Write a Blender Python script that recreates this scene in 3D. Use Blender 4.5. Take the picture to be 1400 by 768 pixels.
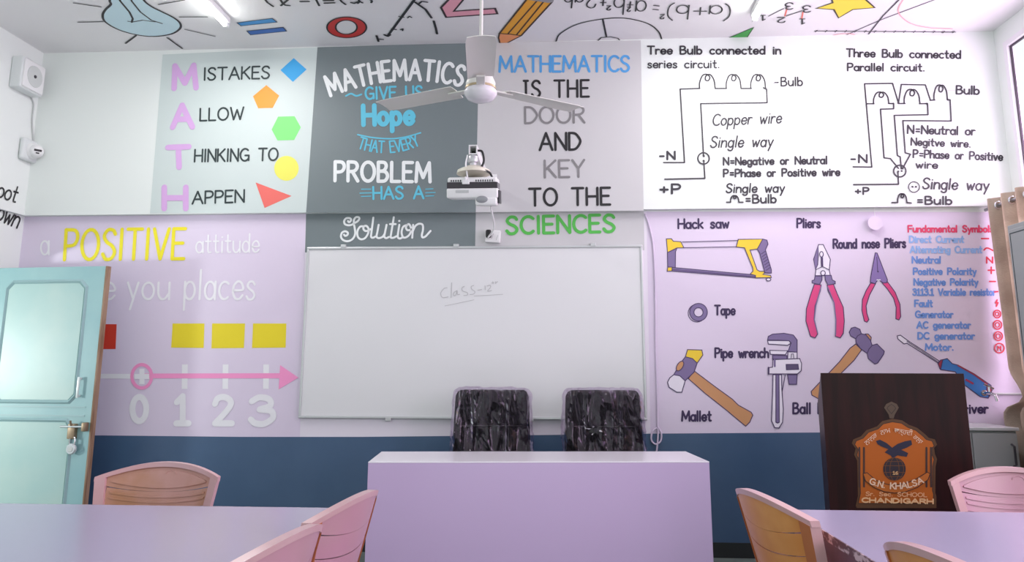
import bpy, bmesh, math, random
from mathutils import Vector, Matrix, noise
random.seed(4)
for o in list(bpy.data.objects):
    bpy.data.objects.remove(o)
scn = bpy.context.scene
COL = scn.collection

# ------------------------------------------------------------------ camera
F, PY = 1050.0, 306.5
YAW, PITCH, ROLL, CD, CH = .0609, .1839, .0022, 5.501, 1.2411
fw = Vector((-math.sin(YAW) * math.cos(PITCH), math.cos(YAW) * math.cos(PITCH), math.sin(PITCH)))
r0 = Vector((math.cos(YAW), math.sin(YAW), 0)); u0 = r0.cross(fw)
RX = r0 * math.cos(ROLL) + u0 * math.sin(ROLL)
UX = u0 * math.cos(ROLL) - r0 * math.sin(ROLL)
CO = Vector((0, -CD, CH))
cam_d = bpy.data.cameras.new('camera'); cam = bpy.data.objects.new('camera', cam_d); COL.objects.link(cam)
m3 = Matrix((RX, UX, -fw)).transposed()
cam.matrix_world = Matrix.Translation(CO) @ m3.to_4x4()
cam_d.sensor_width = 36; cam_d.lens = F * 36 / 1400
cam_d.shift_y = (PY - 384) / 1400
cam_d.clip_start = .05
scn.camera = cam

def ray(x, y): return fw + RX * ((x - 700) / F) - UX * ((y - PY) / F)
def atZ(x, y, z): v = ray(x, y); return CO + v * ((z - CH) / v.z)
def atY(x, y, Y): v = ray(x, y); return CO + v * ((Y + CD) / v.y)
def atX(x, y, X): v = ray(x, y); return CO + v * (X / v.x)

# ------------------------------------------------------------------ world, lights, exposure
vs = scn.view_settings
vs.view_transform = 'Standard'; vs.look = 'None'; vs.gamma = 1; vs.use_curve_mapping = False
vs.exposure = 0.29
w = bpy.data.worlds.new('world'); scn.world = w; w.use_nodes = True
bg = w.node_tree.nodes['Background']
bg.inputs[0].default_value = (.87, 1.0, .95, 1); bg.inputs[1].default_value = .95

def area(name, loc, target, sx, sy, power, col):
    l = bpy.data.lights.new(name, 'AREA'); l.shape = 'RECTANGLE'; l.size = sx; l.size_y = sy
    l.energy = power; l.color = col
    o = bpy.data.objects.new(name, l); COL.objects.link(o); o.location = loc
    o.rotation_euler = (Vector(target) - Vector(loc)).to_track_quat('-Z', 'Y').to_euler()
    return o
area('daylight_window', (3.55, -1.4, 2.1), (0, -1.6, 2.4), 2.3, 2.3, 88, (1.0, .71, .98))
area('daylight_window', (3.55, -4.3, 2.1), (0, -4.0, 2.4), 2.3, 2.3, 70, (1.0, .75, .98))
area('daylight_doorway', (-6.5, -2.5, 1.25), (-3.6, -.2, 1.9), .4, .3, 50, (.93, 1.0, .98))

# ------------------------------------------------------------------ materials
def lin(c):
    r = []
    for v in c[:3]:
        v /= 255
        r.append(v / 12.92 if v <= .04045 else ((v + .055) / 1.055) ** 2.4)
    return (*r, 1)
MATS = {}
def mat(name, rgb, rough=.5, metal=0, bump=0, bscale=40, mix=None, mscale=5, mlo=.4, mhi=.6, spec=.5, emit=0, stretch=None, coat=0):
    if name in MATS: return MATS[name]
    m = bpy.data.materials.new(name); m.use_nodes = True
    nt = m.node_tree; b = nt.nodes['Principled BSDF']
    b.inputs['Base Color'].default_value = lin(rgb)
    b.inputs['Roughness'].default_value = rough; b.inputs['Metallic'].default_value = metal
    b.inputs['Specular IOR Level'].default_value = spec
    b.inputs['Coat Weight'].default_value = coat; b.inputs['Coat Roughness'].default_value = .05
    if emit:
        b.inputs['Emission Color'].default_value = lin(rgb); b.inputs['Emission Strength'].default_value = emit
    tc = None
    if bump or mix:
        tc = nt.nodes.new('ShaderNodeTexCoord'); mp = nt.nodes.new('ShaderNodeMapping')
        nt.links.new(tc.outputs['Object'], mp.inputs[0])
        if stretch: mp.inputs['Scale'].default_value = stretch
    if bump:
        n = nt.nodes.new('ShaderNodeTexNoise'); n.inputs['Scale'].default_value = bscale; n.inputs['Detail'].default_value = 3
        nt.links.new(mp.outputs[0], n.inputs['Vector'])
        bp = nt.nodes.new('ShaderNodeBump'); bp.inputs['Strength'].default_value = bump; bp.inputs['Distance'].default_value = .01
        nt.links.new(n.outputs['Fac'], bp.inputs['Height']); nt.links.new(bp.outputs[0], b.inputs['Normal'])
    if mix:
        n = nt.nodes.new('ShaderNodeTexNoise'); n.inputs['Scale'].default_value = mscale; n.inputs['Detail'].default_value = 4
        nt.links.new(mp.outputs[0], n.inputs['Vector'])
        cr = nt.nodes.new('ShaderNodeValToRGB')
        cr.color_ramp.elements[0].position = mlo; cr.color_ramp.elements[1].position = mhi
        cr.color_ramp.elements[0].color = lin(rgb); cr.color_ramp.elements[1].color = lin(mix)
        nt.links.new(n.outputs['Fac'], cr.inputs[0]); nt.links.new(cr.outputs[0], b.inputs['Base Color'])
    MATS[name] = m
    return m
def paint(rgb, rough=.55):
    return mat('paint_%d_%d_%d' % tuple(rgb), rgb, rough)
def film(name, tint, amount, wr=0, tone=(1, 1, 1)):
    m = bpy.data.materials.new(name); m.use_nodes = True; nt = m.node_tree
    for n in list(nt.nodes):
        if n.type != 'OUTPUT_MATERIAL': nt.nodes.remove(n)
    out = [n for n in nt.nodes if n.type == 'OUTPUT_MATERIAL'][0]
    tr = nt.nodes.new('ShaderNodeBsdfTransparent'); tr.inputs[0].default_value = (*tint, 1)
    gl = nt.nodes.new('ShaderNodeBsdfGlossy'); gl.inputs['Roughness'].default_value = .09
    lw = nt.nodes.new('ShaderNodeLayerWeight'); lw.inputs[0].default_value = amount
    mx = nt.nodes.new('ShaderNodeMixShader')
    gl.inputs['Color'].default_value = (*tone, 1)
    if wr:
        tc = nt.nodes.new('ShaderNodeTexCoord'); h = None
        for rot, scl, dist in ((.6, (11, 6, 1.8), .8), (-.5, (14, 6, 3.4), 1.4)):
            mp = nt.nodes.new('ShaderNodeMapping'); mp.inputs['Rotation'].default_value = (0, rot, 0); mp.inputs['Scale'].default_value = scl
            nz = nt.nodes.new('ShaderNodeTexNoise'); nz.inputs['Scale'].default_value = .55; nz.inputs['Detail'].default_value = 2; nz.inputs['Distortion'].default_value = dist
            nt.links.new(tc.outputs['Object'], mp.inputs[0]); nt.links.new(mp.outputs[0], nz.inputs['Vector'])
            if h is None: h = nz
            else:
                ad = nt.nodes.new('ShaderNodeMath'); ad.operation = 'ADD'; nt.links.new(h.outputs['Fac'], ad.inputs[0]); nt.links.new(nz.outputs['Fac'], ad.inputs[1]); h = ad
        mp = nt.nodes.new('ShaderNodeMapping'); mp.inputs['Rotation'].default_value = (0, .45, 0); mp.inputs['Scale'].default_value = (8, 5, 3.0)
        vo = nt.nodes.new('ShaderNodeTexVoronoi'); vo.inputs['Scale'].default_value = 1
        nt.links.new(nz.outputs['Color'], mp.inputs['Location']); nt.links.new(tc.outputs['Object'], mp.inputs[0]); nt.links.new(mp.outputs[0], vo.inputs['Vector'])
        ad = nt.nodes.new('ShaderNodeMath'); ad.operation = 'ADD'; nt.links.new(h.outputs[0], ad.inputs[0]); nt.links.new(vo.outputs['Distance'], ad.inputs[1]); h = ad
        bp = nt.nodes.new('ShaderNodeBump'); bp.inputs['Strength'].default_value = 1; bp.inputs['Distance'].default_value = wr
        nt.links.new(h.outputs[0], bp.inputs['Height']); nt.links.new(bp.outputs[0], gl.inputs['Normal']); nt.links.new(bp.outputs[0], lw.inputs['Normal'])
    lw.inputs[0].default_value = .5
    pw = nt.nodes.new('ShaderNodeMath'); pw.operation = 'POWER'; pw.inputs[1].default_value = 3.5; nt.links.new(lw.outputs['Facing'], pw.inputs[0])
    ma = nt.nodes.new('ShaderNodeMath'); ma.operation = 'MULTIPLY_ADD'; ma.inputs[1].default_value = .75; ma.inputs[2].default_value = amount; ma.use_clamp = True
    nt.links.new(pw.outputs[0], ma.inputs[0]); nt.links.new(ma.outputs[0], mx.inputs[0]); nt.links.new(tr.outputs[0], mx.inputs[1]); nt.links.new(gl.outputs[0], mx.inputs[2])
    nt.links.new(mx.outputs[0], out.inputs[0])
    return m

WHITE = mat('white_wall_paint', (234, 239, 236), .55, bump=.04, bscale=30)
CEIL = mat('ceiling_paint', (236, 235, 236), .45, bump=.03, bscale=20)
LILAC = mat('lilac_wall_paint', (224, 211, 231), .5, bump=.04, bscale=30)
BLUE = mat('blue_wainscot_paint', (66, 92, 124), .35, mix=(74, 100, 132), mscale=2, mlo=.3, mhi=.7, bump=.04, bscale=25)
FLOOR = mat('floor_tile', (120, 132, 128), .35, mix=(104, 115, 113), mscale=6)
SKIRT = mat('black_skirting', (38, 40, 42), .4)
BOARD = mat('whiteboard_enamel', (226, 226, 228), .28)
ALU = mat('aluminium', (205, 205, 208), .35, .6)
TEAL = mat('teal_gloss_paint', (138, 178, 184), .35, mix=(152, 188, 190), mscale=3, mlo=.35, mhi=.7, bump=.03, bscale=18)
WOODEDGE = mat('bare_wood_edge', (158, 130, 108), .7, mix=(128, 96, 72), mscale=30, stretch=(1, 1, .1))
DESK = mat('lilac_laminate', (212, 188, 227), .22)
DESKTOP = mat('laminate_with_painted_reflection', (244, 240, 248), .12, spec=.3)  # near-white base paints the whiteboard's reflection into the lilac laminate top
TABLE = mat('table_laminate', (177, 169, 196), .22)
TEDGE = mat('worn_table_edge', (98, 62, 74), .5, mix=(200, 172, 182), mscale=22, mlo=.47, mhi=.56, stretch=(1, 1, 2))
TBROWN = mat('brown_laminate', (104, 66, 82), .4, mix=(86, 54, 66), mscale=8)
MAHOG = mat('dark_mahogany_laminate', (50, 18, 20), .4, spec=.25, mix=(36, 13, 16), mscale=7, stretch=(3, 3, .3))
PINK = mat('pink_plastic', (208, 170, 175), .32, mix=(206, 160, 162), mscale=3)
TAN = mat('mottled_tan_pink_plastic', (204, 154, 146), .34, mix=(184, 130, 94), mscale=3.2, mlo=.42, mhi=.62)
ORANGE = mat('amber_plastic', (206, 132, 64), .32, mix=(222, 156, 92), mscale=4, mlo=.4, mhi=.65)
BLACK = mat('black_leather', (14, 13, 16), .6, bump=.1, bscale=120, spec=.2)
BLACKP = mat('black_plastic', (24, 24, 26), .4)
CHROME = mat('chrome', (215, 215, 218), .12, 1)
BRASS = mat('worn_brass', (152, 132, 110), .45, .6)
STEEL = mat('brushed_steel', (190, 192, 196), .3, .9)
WPLAST = mat('white_plastic', (236, 236, 236), .35)
GPLAST = mat('grey_plastic', (196, 198, 198), .4)
DGREY = mat('dark_grey_plastic', (60, 58, 64), .4)
BAND = mat('dark_plum_plastic', (46, 34, 48), .2)
FANW = mat('cream_white_enamel', (226, 224, 218), .35)
GOLD = mat('gold_trim', (190, 172, 140), .3, .8)
CURT = mat('beige_curtain_cloth', (200, 188, 172), .9, bump=.2, bscale=90, mix=(184, 170, 154), mscale=6)
CUPB = mat('grey_steel_paint', (150, 156, 156), .4)
CABI = mat('pale_grey_steel_paint', (168, 172, 172), .4)
TEALDK = mat('dark_gap', (44, 58, 60), .6)
TUBE = mat('lit_tube', (255, 255, 252), .5, emit=20)
INK = (38, 36, 42)
FILM = film('clear_plastic_wrap', (.90, .86, .92), .042, .10, (.96, .88, 1))
GLASS = film('window_glass', (.99, .99, 1), .02)

# ------------------------------------------------------------------ object helpers
TM = {}
def tag(o, label=None, cat=None, group=None, kind=None):
    if label: o['label'] = label
    if cat: o['category'] = cat
    if group: o['group'] = group
    if kind: o['kind'] = kind
    return o
def thing(name, label, cat, loc=(0, 0, 0), rotz=0, group=None):
    o = bpy.data.objects.new(name, None); COL.objects.link(o)
    o.location = loc; o.rotation_euler = (0, 0, rotz); o.empty_display_size = .1
    TM[o.name] = Matrix.Translation(loc) @ Matrix.Rotation(rotz, 4, 'Z')
    return tag(o, label, cat, group)
def obj(name, bm, mats, parent=None, label=None, smooth=False, world=False, autosm=None):
    if world and parent:
        r = parent
        while r.parent: r = r.parent
        if r.name in TM: bm.transform(TM[r.name].inverted())
    bmesh.ops.recalc_face_normals(bm, faces=bm.faces) if smooth != 'flatpaint' else None
    me = bpy.data.meshes.new(name); bm.to_mesh(me); bm.free()
    if not isinstance(mats, (list, tuple)): mats = [mats]
    for m in mats: me.materials.append(m)
    if smooth is True:
        for p in me.polygons: p.use_smooth = True
        me.set_sharp_from_angle(angle=math.radians(autosm or 40))
    o = bpy.data.objects.new(name, me); COL.objects.link(o)
    if parent: o.parent = parent
    if label: o['label'] = label
    return o
def struct(name, bm, m, label=None, cat=None, parent=None):
    o = obj(name, bm, m, parent)
    return tag(o, label, cat, kind='structure')
def NB(): return bmesh.new()
def box(bm, a, b, mi=0):
    x0, y0, z0 = a; x1, y1, z1 = b
    v = [bm.verts.new(p) for p in ((x0,y0,z0),(x1,y0,z0),(x1,y1,z0),(x0,y1,z0),(x0,y0,z1),(x1,y0,z1),(x1,y1,z1),(x0,y1,z1))]
    for f in ((0,3,2,1),(4,5,6,7),(0,1,5,4),(1,2,6,5),(2,3,7,6),(3,0,4,7)):
        bm.faces.new([v[i] for i in f]).material_index = mi
    return v
def merge(bm, t, M=None):
    if M is not None: t.transform(M)
    mp = {}
    for v in t.verts: mp[v] = bm.verts.new(v.co)
    for f in t.faces:
        nf = bm.faces.new([mp[v] for v in f.verts]); nf.material_index = f.material_index
    t.free()
def rbox(bm, a, b, r=.006, seg=2, M=None):
    t = NB(); box(t, a, b)
    bmesh.ops.recalc_face_normals(t, faces=t.faces)
    bmesh.ops.bevel(t, geom=list(t.edges), offset=r, segments=seg, profile=.5, affect='EDGES')
    merge(bm, t, M)
def tube(bm, pts, r, n=10, cap=True):
    pts = [Vector(p) for p in pts]; rings = []
    up = None
    for i, p in enumerate(pts):
        d = (pts[min(i+1, len(pts)-1)] - pts[max(i-1, 0)]).normalized()
        if up is None:
            up = Vector((0, 0, 1)) if abs(d.z) < .9 else Vector((1, 0, 0))
        s = d.cross(up)
        if s.length < 1e-4: s = d.cross(Vector((.3, 1, .2)))
        s.normalize(); up = s.cross(d).normalized()
        rr = r[i] if isinstance(r, (list, tuple)) else r
        rings.append([bm.verts.new(p + s * (math.cos(2*math.pi*k/n) * rr) + up * (math.sin(2*math.pi*k/n) * rr)) for k in range(n)])
    for a, b in zip(rings, rings[1:]):
        for k in range(n): bm.faces.new((a[k], a[(k+1) % n], b[(k+1) % n], b[k]))
    if cap:
        bm.faces.new(rings[0][::-1]); bm.faces.new(rings[-1])
def lathe(bm, prof, M=None, n=28):
    t = NB(); rings = []
    for r, z in prof:
        rings.append([t.verts.new((r*math.cos(2*math.pi*k/n), r*math.sin(2*math.pi*k/n), z)) for k in range(n)] if r > 1e-6 else [t.verts.new((0, 0, z))])
    for a, b in zip(rings, rings[1:]):
        for k in range(n):
            k2 = (k+1) % n
            if len(a) == 1 and len(b) == 1: continue
            if len(a) == 1: t.faces.new((a[0], b[k], b[k2]))
            elif len(b) == 1: t.faces.new((a[k], a[k2], b[0]))
            else: t.faces.new((a[k], a[k2], b[k2], b[k]))
    if len(rings[0]) > 1: t.faces.new(rings[0][::-1])
    if len(rings[-1]) > 1: t.faces.new(rings[-1])
    merge(bm, t, M)
def prism(bm, poly, ext):
    """poly: list of 3-D points in a plane, ext: extrusion vector"""
    ext = Vector(ext); a = [bm.verts.new(p) for p in poly]; b = [bm.verts.new(Vector(p) + ext) for p in poly]
    bm.faces.new(a); bm.faces.new(b[::-1])
    for i in range(len(a)):
        j = (i+1) % len(a); bm.faces.new((a[j], a[i], b[i], b[j]))
def roundcube(bm, half, r, cuts, fn=None, M=None):
    t = NB(); bmesh.ops.create_cube(t, size=2)
    bmesh.ops.subdivide_edges(t, edges=list(t.edges), cuts=cuts, use_grid_fill=True)
    h = Vector(half)
    for v in t.verts:
        p = Vector((v.co.x*h.x, v.co.y*h.y, v.co.z*h.z))
        q = Vector([max(-(h[i]-r), min(h[i]-r, p[i])) for i in range(3)])
        d = p - q
        v.co = q + d.normalized()*r if d.length > 1e-6 else p
        if fn: v.co = fn(v.co, v.co.copy())
    merge(bm, t, M)
def catmull(pts, n=6, closed=False):
    P = [Vector(p) for p in pts]
    if len(P) < 3: return P
    out = []; m = len(P); rng = range(m if closed else m-1)
    for i in rng:
        p0 = P[(i-1) % m] if closed or i > 0 else P[0]*2 - P[1]
        p1 = P[i]; p2 = P[(i+1) % m]
        p3 = P[(i+2) % m] if closed or i+2 < m else P[-1]*2 - P[-2]
        for k in range(n):
            t = k/n
            out.append(.5*((2*p1) + (p2-p0)*t + (2*p0-5*p1+4*p2-p3)*t*t + (3*p1-p0-3*p2+p3)*t**3))
    if not closed: out.append(P[-1])
    return out

# ------------------------------------------------------------------ brush strokes (paint on a surface)
RB = [0]
def ribbon(bm, pts, w, n, closed=False, mi=0, caps=True):
    P = [Vector(p) for p in pts]
    if not closed:
        cut = [i for i in range(1, len(P)-1) if (P[i]-P[i-1]).length > 1e-5 and (P[i+1]-P[i]).length > 1e-5 and (P[i]-P[i-1]).angle(P[i+1]-P[i]) > .9]
        if cut:
            for a, b in zip([0]+cut, cut+[len(P)-1]): ribbon(bm, P[a:b+1], w, n, False, mi, caps)
            return
    RB[0] = (RB[0]+1) % 7
    P = [p + n*(.00003*RB[0]) for p in P]
    Q = [P[0]]
    for p in P[1:]:
        if (p-Q[-1]).length > 1e-5: Q.append(p)
    if closed and (Q[0]-Q[-1]).length < 1e-5: Q.pop()
    if len(Q) == 1: Q.append(Q[0] + n.orthogonal()*1e-4)
    m = len(Q); h = w/2; L = []; Rr = []
    for i, p in enumerate(Q):
        if closed: a = (p-Q[i-1]).normalized(); b = (Q[(i+1) % m]-p).normalized()
        else:
            a = (p-Q[i-1]).normalized() if i > 0 else (Q[1]-p).normalized()
            b = (Q[i+1]-p).normalized() if i < m-1 else a
        d = (a+b)
        if d.length < .3: d = a
        d.normalize(); s = n.cross(d); sa = n.cross(a)
        k = min(1.6, 1/max(.3, s.dot(sa)))
        L.append(bm.verts.new(p+s*h*k)); Rr.append(bm.verts.new(p-s*h*k))
    rng = range(m if closed else m-1)
    for i in rng:
        j = (i+1) % m
        f = bm.faces.new((Rr[i], Rr[j], L[j], L[i])); f.material_index = mi
    if caps and not closed:
        for i, sgn in ((0, -1), (m-1, 1)):
            d = (Q[1]-Q[0]).normalized() if i == 0 else (Q[-1]-Q[-2]).normalized()
            s = n.cross(d); d = d*sgn; vs_ = []
            for k in range(1, 5):
                t = math.pi*k/5
                vs_.append(bm.verts.new(Q[i] + s*h*math.cos(t) + d*h*math.sin(t)))
            ring = [L[i]] + vs_ + [Rr[i]]
            if sgn == 1: ring = ring[::-1]
            bm.faces.new(ring).material_index = mi
def fill(bm, pts, n, mi=0):
    P = [Vector(p) for p in pts]
    a = sum(((P[i]-P[0]).cross(P[(i+1) % len(P)]-P[0]) for i in range(len(P))), Vector())
    if a.dot(n) < 0: P = P[::-1]
    bm.faces.new([bm.verts.new(p) for p in P]).material_index = mi
def ell(cx, cy, rx, ry, a0=0, a1=360, n=24, rot=0):
    o = []; n = max(4, int(n*abs(a1-a0)/360)); cr, sr = math.cos(math.radians(rot)), math.sin(math.radians(rot))
    full = abs(a1-a0) >= 360
    for k in range(n if full else n+1):
        t = math.radians(a0+(a1-a0)*k/n); x = rx*math.cos(t); y = ry*math.sin(t)
        o.append((cx+x*cr-y*sr, cy+x*sr+y*cr))
    return o

# surfaces that carry paint: px -> 3-D point a hair off the surface, and the surface normal
Z_LEDGE, Z_CEIL, Z_WAIN, BEAM = 2.358, 3.657, .782, .05
XL, XR = -4.05, 3.18
NY = Vector((0, -1, 0))
PODA = math.radians(-15); PODN = Vector((math.sin(PODA), -math.cos(PODA), 0))
class Surf:
    def __init__(s, kind, v): s.kind, s.v = kind, v; s.n = PODN if kind == 'P' else {'Y': Vector((0,-1,0)), 'Z': Vector((0,0,-1)), 'X': Vector((1,0,0))}[kind]
    def __call__(s, p, lay=1):
        off = .0012*lay
        if s.kind == 'P':
            v = ray(p[0], p[1]); q = s.v + s.n*off
            return CO + v*((q-CO).dot(s.n)/v.dot(s.n))
        if s.kind == 'Y': return atY(p[0], p[1], s.v-off)
        if s.kind == 'Z': return atZ(p[0], p[1], s.v-off)
        return atX(p[0], p[1], s.v+off)
UP, LOW, CE, LW, POD = Surf('Y', -BEAM), Surf('Y', 0), Surf('Z', Z_CEIL), Surf('X', XL), Surf('P', Vector((1.61, -1.6, 0)))
LWU = Surf('X', XL+.03)
BRD = Surf('Y', -.022)

def sc(pts, off, s): return [(off[0]+x/s, off[1]+y/s) for x, y in pts]

def painting(name, parent, surf, items, label=None, world=False, lay=2):
    """items: ('fill',pts,rgb) | ('line',pts,width_m,rgb) | ('loop',pts,width_m,rgb); each later item lies on the earlier"""
    bm = NB(); mats = []
    L = lay
    for it in items:
        rgb = it[-1]; m = paint(rgb)
        if m not in mats: mats.append(m)
        mi = mats.index(m)
        if it[0] == 'fill': fill(bm, [surf(p, L) for p in it[1]], surf.n, mi)
        else: ribbon(bm, [surf(p, L) for p in it[1]], it[2], surf.n, it[0] == 'loop', mi)
        L += .2
    return obj(name, bm, mats, parent, label, smooth='flatpaint', world=world)

# a hand-lettered stroke alphabet: width, strokes  (L line, S smooth, E ellipse arc, D dot)
G = {
'A': (.7, 'L0,0 .35,1 .7,0;L.13,.36 .57,.36'), 'B': (.54, 'L0,0 0,1;S0,1 .35,.98 .45,.78 .3,.56 0,.53;S0,.53 .4,.5 .53,.27 .38,.03 0,0'),
'C': (.6, 'E.36,.5,.36,.5,48,312'), 'D': (.6, 'L0,0 0,1;S0,1 .35,.95 .6,.6 .58,.35 .35,.05 0,0'),
'E': (.5, 'L.5,1 0,1 0,0 .5,0;L0,.52 .42,.52'), 'F': (.5, 'L.5,1 0,1 0,0;L0,.52 .42,.52'),
'G': (.66, 'E.36,.5,.36,.5,48,330;L.38,.45 .67,.45 .67,.05'), 'H': (.6, 'L0,0 0,1;L.6,0 .6,1;L0,.5 .6,.5'),
'I': (.12, 'L.06,0 .06,1'), '|': (.3, 'L.15,0 .15,1;L.02,1 .28,1'), 'K': (.56, 'L0,0 0,1;L.54,1 0,.42;L.16,.56 .56,0'), 'L': (.46, 'L0,1 0,0 .46,0'),
'M': (.8, 'L0,0 .06,1 .4,.22 .74,1 .8,0'), 'N': (.6, 'L0,0 0,1 .6,0 .6,1'), 'O': (.72, 'E.36,.5,.36,.5,0,360'),
'P': (.52, 'L0,0 0,1;S0,1 .4,.97 .52,.74 .38,.5 0,.45'), 'R': (.56, 'L0,0 0,1;S0,1 .4,.97 .52,.76 .38,.54 0,.48;L.24,.5 .56,0'),
'S': (.52, 'S.5,.84 .4,.97 .18,.98 .03,.78 .15,.58 .38,.45 .51,.24 .38,.03 .14,.01 .0,.18'), 'T': (.62, 'L0,1 .62,1;L.31,1 .31,0'),
'U': (.6, 'S0,1 0,.35 .1,.06 .3,0 .5,.06 .6,.35 .6,1'), 'V': (.64, 'L0,1 .32,0 .64,1'), 'W': (.9, 'L0,1 .22,0 .45,.8 .68,0 .9,1'),
'Y': (.6, 'L0,1 .3,.5 .6,1;L.3,.5 .3,0'),
'a': (.46, 'E.22,.3,.22,.3,0,360;L.45,.6 .45,0'), 'b': (.45, 'L0,1 0,0;E.22,.3,.22,.3,0,360'), 'c': (.42, 'E.24,.3,.24,.3,50,310'),
'd': (.46, 'E.22,.3,.22,.3,0,360;L.45,1 .45,0'), 'e': (.45, 'S.03,.3 .44,.33 .38,.55 .22,.61 .05,.47 .02,.22 .15,.02 .32,.02 .44,.14'),
'g': (.46, 'E.22,.3,.22,.3,0,360;S.45,.6 .45,-.1 .36,-.29 .18,-.3 .04,-.2'), 'h': (.44, 'L0,1 0,0;S0,.32 .12,.56 .3,.58 .42,.45 .44,0'),
'i': (.1, 'L.05,0 .05,.6;D.05,.84'), 'k': (.42, 'L0,0 0,1;L.4,.6 0,.24;L.13,.35 .42,0'), 'l': (.1, 'L.05,0 .05,1'),
'm': (.72, 'L0,0 0,.6;S0,.36 .1,.57 .23,.58 .34,.46 .35,0;S.35,.36 .46,.57 .59,.58 .7,.46 .71,0'), 'n': (.44, 'L0,0 0,.6;S0,.32 .12,.56 .3,.58 .42,.45 .44,0'),
'o': (.46, 'E.23,.3,.23,.3,0,360'), 'p': (.45, 'L0,.6 0,-.36;E.22,.3,.22,.3,0,360'), 'r': (.3, 'L0,0 0,.6;S0,.34 .1,.55 .2,.6 .31,.56'),
's': (.36, 'S.34,.5 .25,.6 .1,.59 .03,.46 .12,.35 .26,.27 .35,.14 .26,.01 .1,.0 .0,.1'), 't': (.34, 'S.15,.95 .15,.5 .15,.15 .2,.02 .33,.02;L0,.62 .32,.62'),
'u': (.44, 'S0,.6 .01,.2 .12,.02 .28,.03 .42,.2;L.44,.6 .44,0'), 'v': (.4, 'L0,.6 .2,0 .4,.6'), 'w': (.6, 'L0,.6 .15,0 .3,.5 .45,0 .6,.6'),
'x': (.4, 'L0,.6 .4,0;L.4,.6 0,0'), 'y': (.42, 'L0,.6 .22,.05;L.42,.6 .12,-.36'),
'0': (.56, 'E.28,.5,.28,.5,0,360'), '1': (.4, 'L.02,.78 .22,1 .22,0;L0,0 .42,0'), '2': (.52, 'S0,.74 .08,.94 .27,1 .46,.88 .47,.66 .25,.32 0,0;L0,0 .52,0'),
'3': (.5, 'S.02,.85 .2,1 .42,.92 .44,.68 .2,.54;S.2,.54 .46,.48 .5,.22 .3,0 .1,.02 0,.16'), '6': (.46, 'S.4,.95 .12,.75 .01,.35 .1,.05 .3,.0 .45,.2 .36,.45 .18,.46 .03,.25'),
'+': (.56, 'L0,.42 .46,.42;L.23,.15 .23,.68'), '-': (.44, 'L.02,.42 .32,.42'), '=': (.5, 'L.1,.55 .42,.55;L.1,.25 .42,.25'), '.': (.1, 'D.05,.03'),
'(': (.2, 'S.2,1.1 .03,.8 .0,.4 .06,.05 .2,-.15'), ')': (.2, 'S0,1.1 .17,.8 .2,.4 .14,.05 0,-.15'), ' ': (.46, ''), '~': (.5, 'S0,.35 .12,.5 .28,.42 .4,.32 .5,.47'),
}
def glyph(ch):
    wd, src = G[ch]; out = []
    for s in src.split(';'):
        if not s: continue
        k = s[0]; body = s[1:]
        if k in 'LS':
            p = [tuple(float(q) for q in t.split(',')) for t in body.split()]
            if k == 'S': p = [tuple(v) for v in catmull([(a, b, 0) for a, b in p], 5)]
            out.append(([(a[0], a[1]) for a in p], False))
        elif k == 'E':
            v = [float(q) for q in body.split(',')]
            full = abs(v[5]-v[4]) >= 360
            out.append((ell(*v, n=22), full))
        else:
            v = [float(q) for q in body.split(',')]
            out.append(([(v[0]-.004, v[1]), (v[0]+.004, v[1])], False))
    return wd, out
def lay_text(s, p0, p1, cap, slant=0, arc=0, track=.17):
    gs = []; x = 0
    for ch in s:
        wd, st = glyph(ch); gs.append((x, wd, st)); x += wd+track
    W = x-track
    ux = Vector((p1[0]-p0[0], p1[1]-p0[1])); Ln = ux.length; ux.normalize(); up = Vector((ux.y, -ux.x)); sx = Ln/W
    P0 = Vector(p0); out = []
    for x0, wd, st in gs:
        t = (x0+wd/2)/W
        base = P0 + ux*(sx*(x0+wd/2)) + up*(arc*4*t*(1-t))
        th = math.atan(arc*4*(1-2*t)/Ln); ux2 = ux*math.cos(th)+up*math.sin(th); up2 = up*math.cos(th)-ux*math.sin(th)
        for pts, closed in st:
            out.append(([base + ux2*(sx*(gx-wd/2)+slant*cap*gy) + up2*(cap*gy) for gx, gy in pts], closed))
    return out
PXM = 1/191.
def text(parent, surf, s, p0, p1, cap, wpx, rgb, slant=0, arc=0, track=.17, name='lettering', lay=3, pxm=PXM, world=False, label=None):
    bm = NB()
    for pts, closed in lay_text(s, p0, p1, cap, slant, arc, track):
        ribbon(bm, [surf(p, lay+(.02*i if wpx > 4 else 0)) for i, p in enumerate(pts)], wpx*pxm, surf.n, closed)
    return obj(name, bm, paint(rgb), parent, label, smooth='flatpaint', world=world)
def panel(name, parent, surf, quad, m, label, lay=1):
    bm = NB(); fill(bm, [surf(p, lay) for p in quad], surf.n)
    return obj(name, bm, m, parent, label, smooth='flatpaint')

# ------------------------------------------------------------------ room shell
YB = -6.6
bm = NB(); box(bm, (XL-.15, YB, -.1), (XR+.05, .15, 0)); struct('floor', bm, FLOOR)
bm = NB(); box(bm, (XL-.15, YB, Z_CEIL), (XR+.05, .15, Z_CEIL+.12)); ceiling = struct('ceiling', bm, CEIL)
bm = NB()
prof = [(0, 0), (0, Z_LEDGE), (-BEAM, Z_LEDGE), (-BEAM, Z_CEIL), (.15, Z_CEIL), (.15, 0)]
prism(bm, [(XL-.15, y, z) for y, z in prof], (XR-XL+.2, 0, 0)); wall = struct('wall_front', bm, WHITE)
bm = NB(); box(bm, (XL, -.012, 0), (XR, 0, .095)); struct('baseboard_front', bm, SKIRT)
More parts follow.
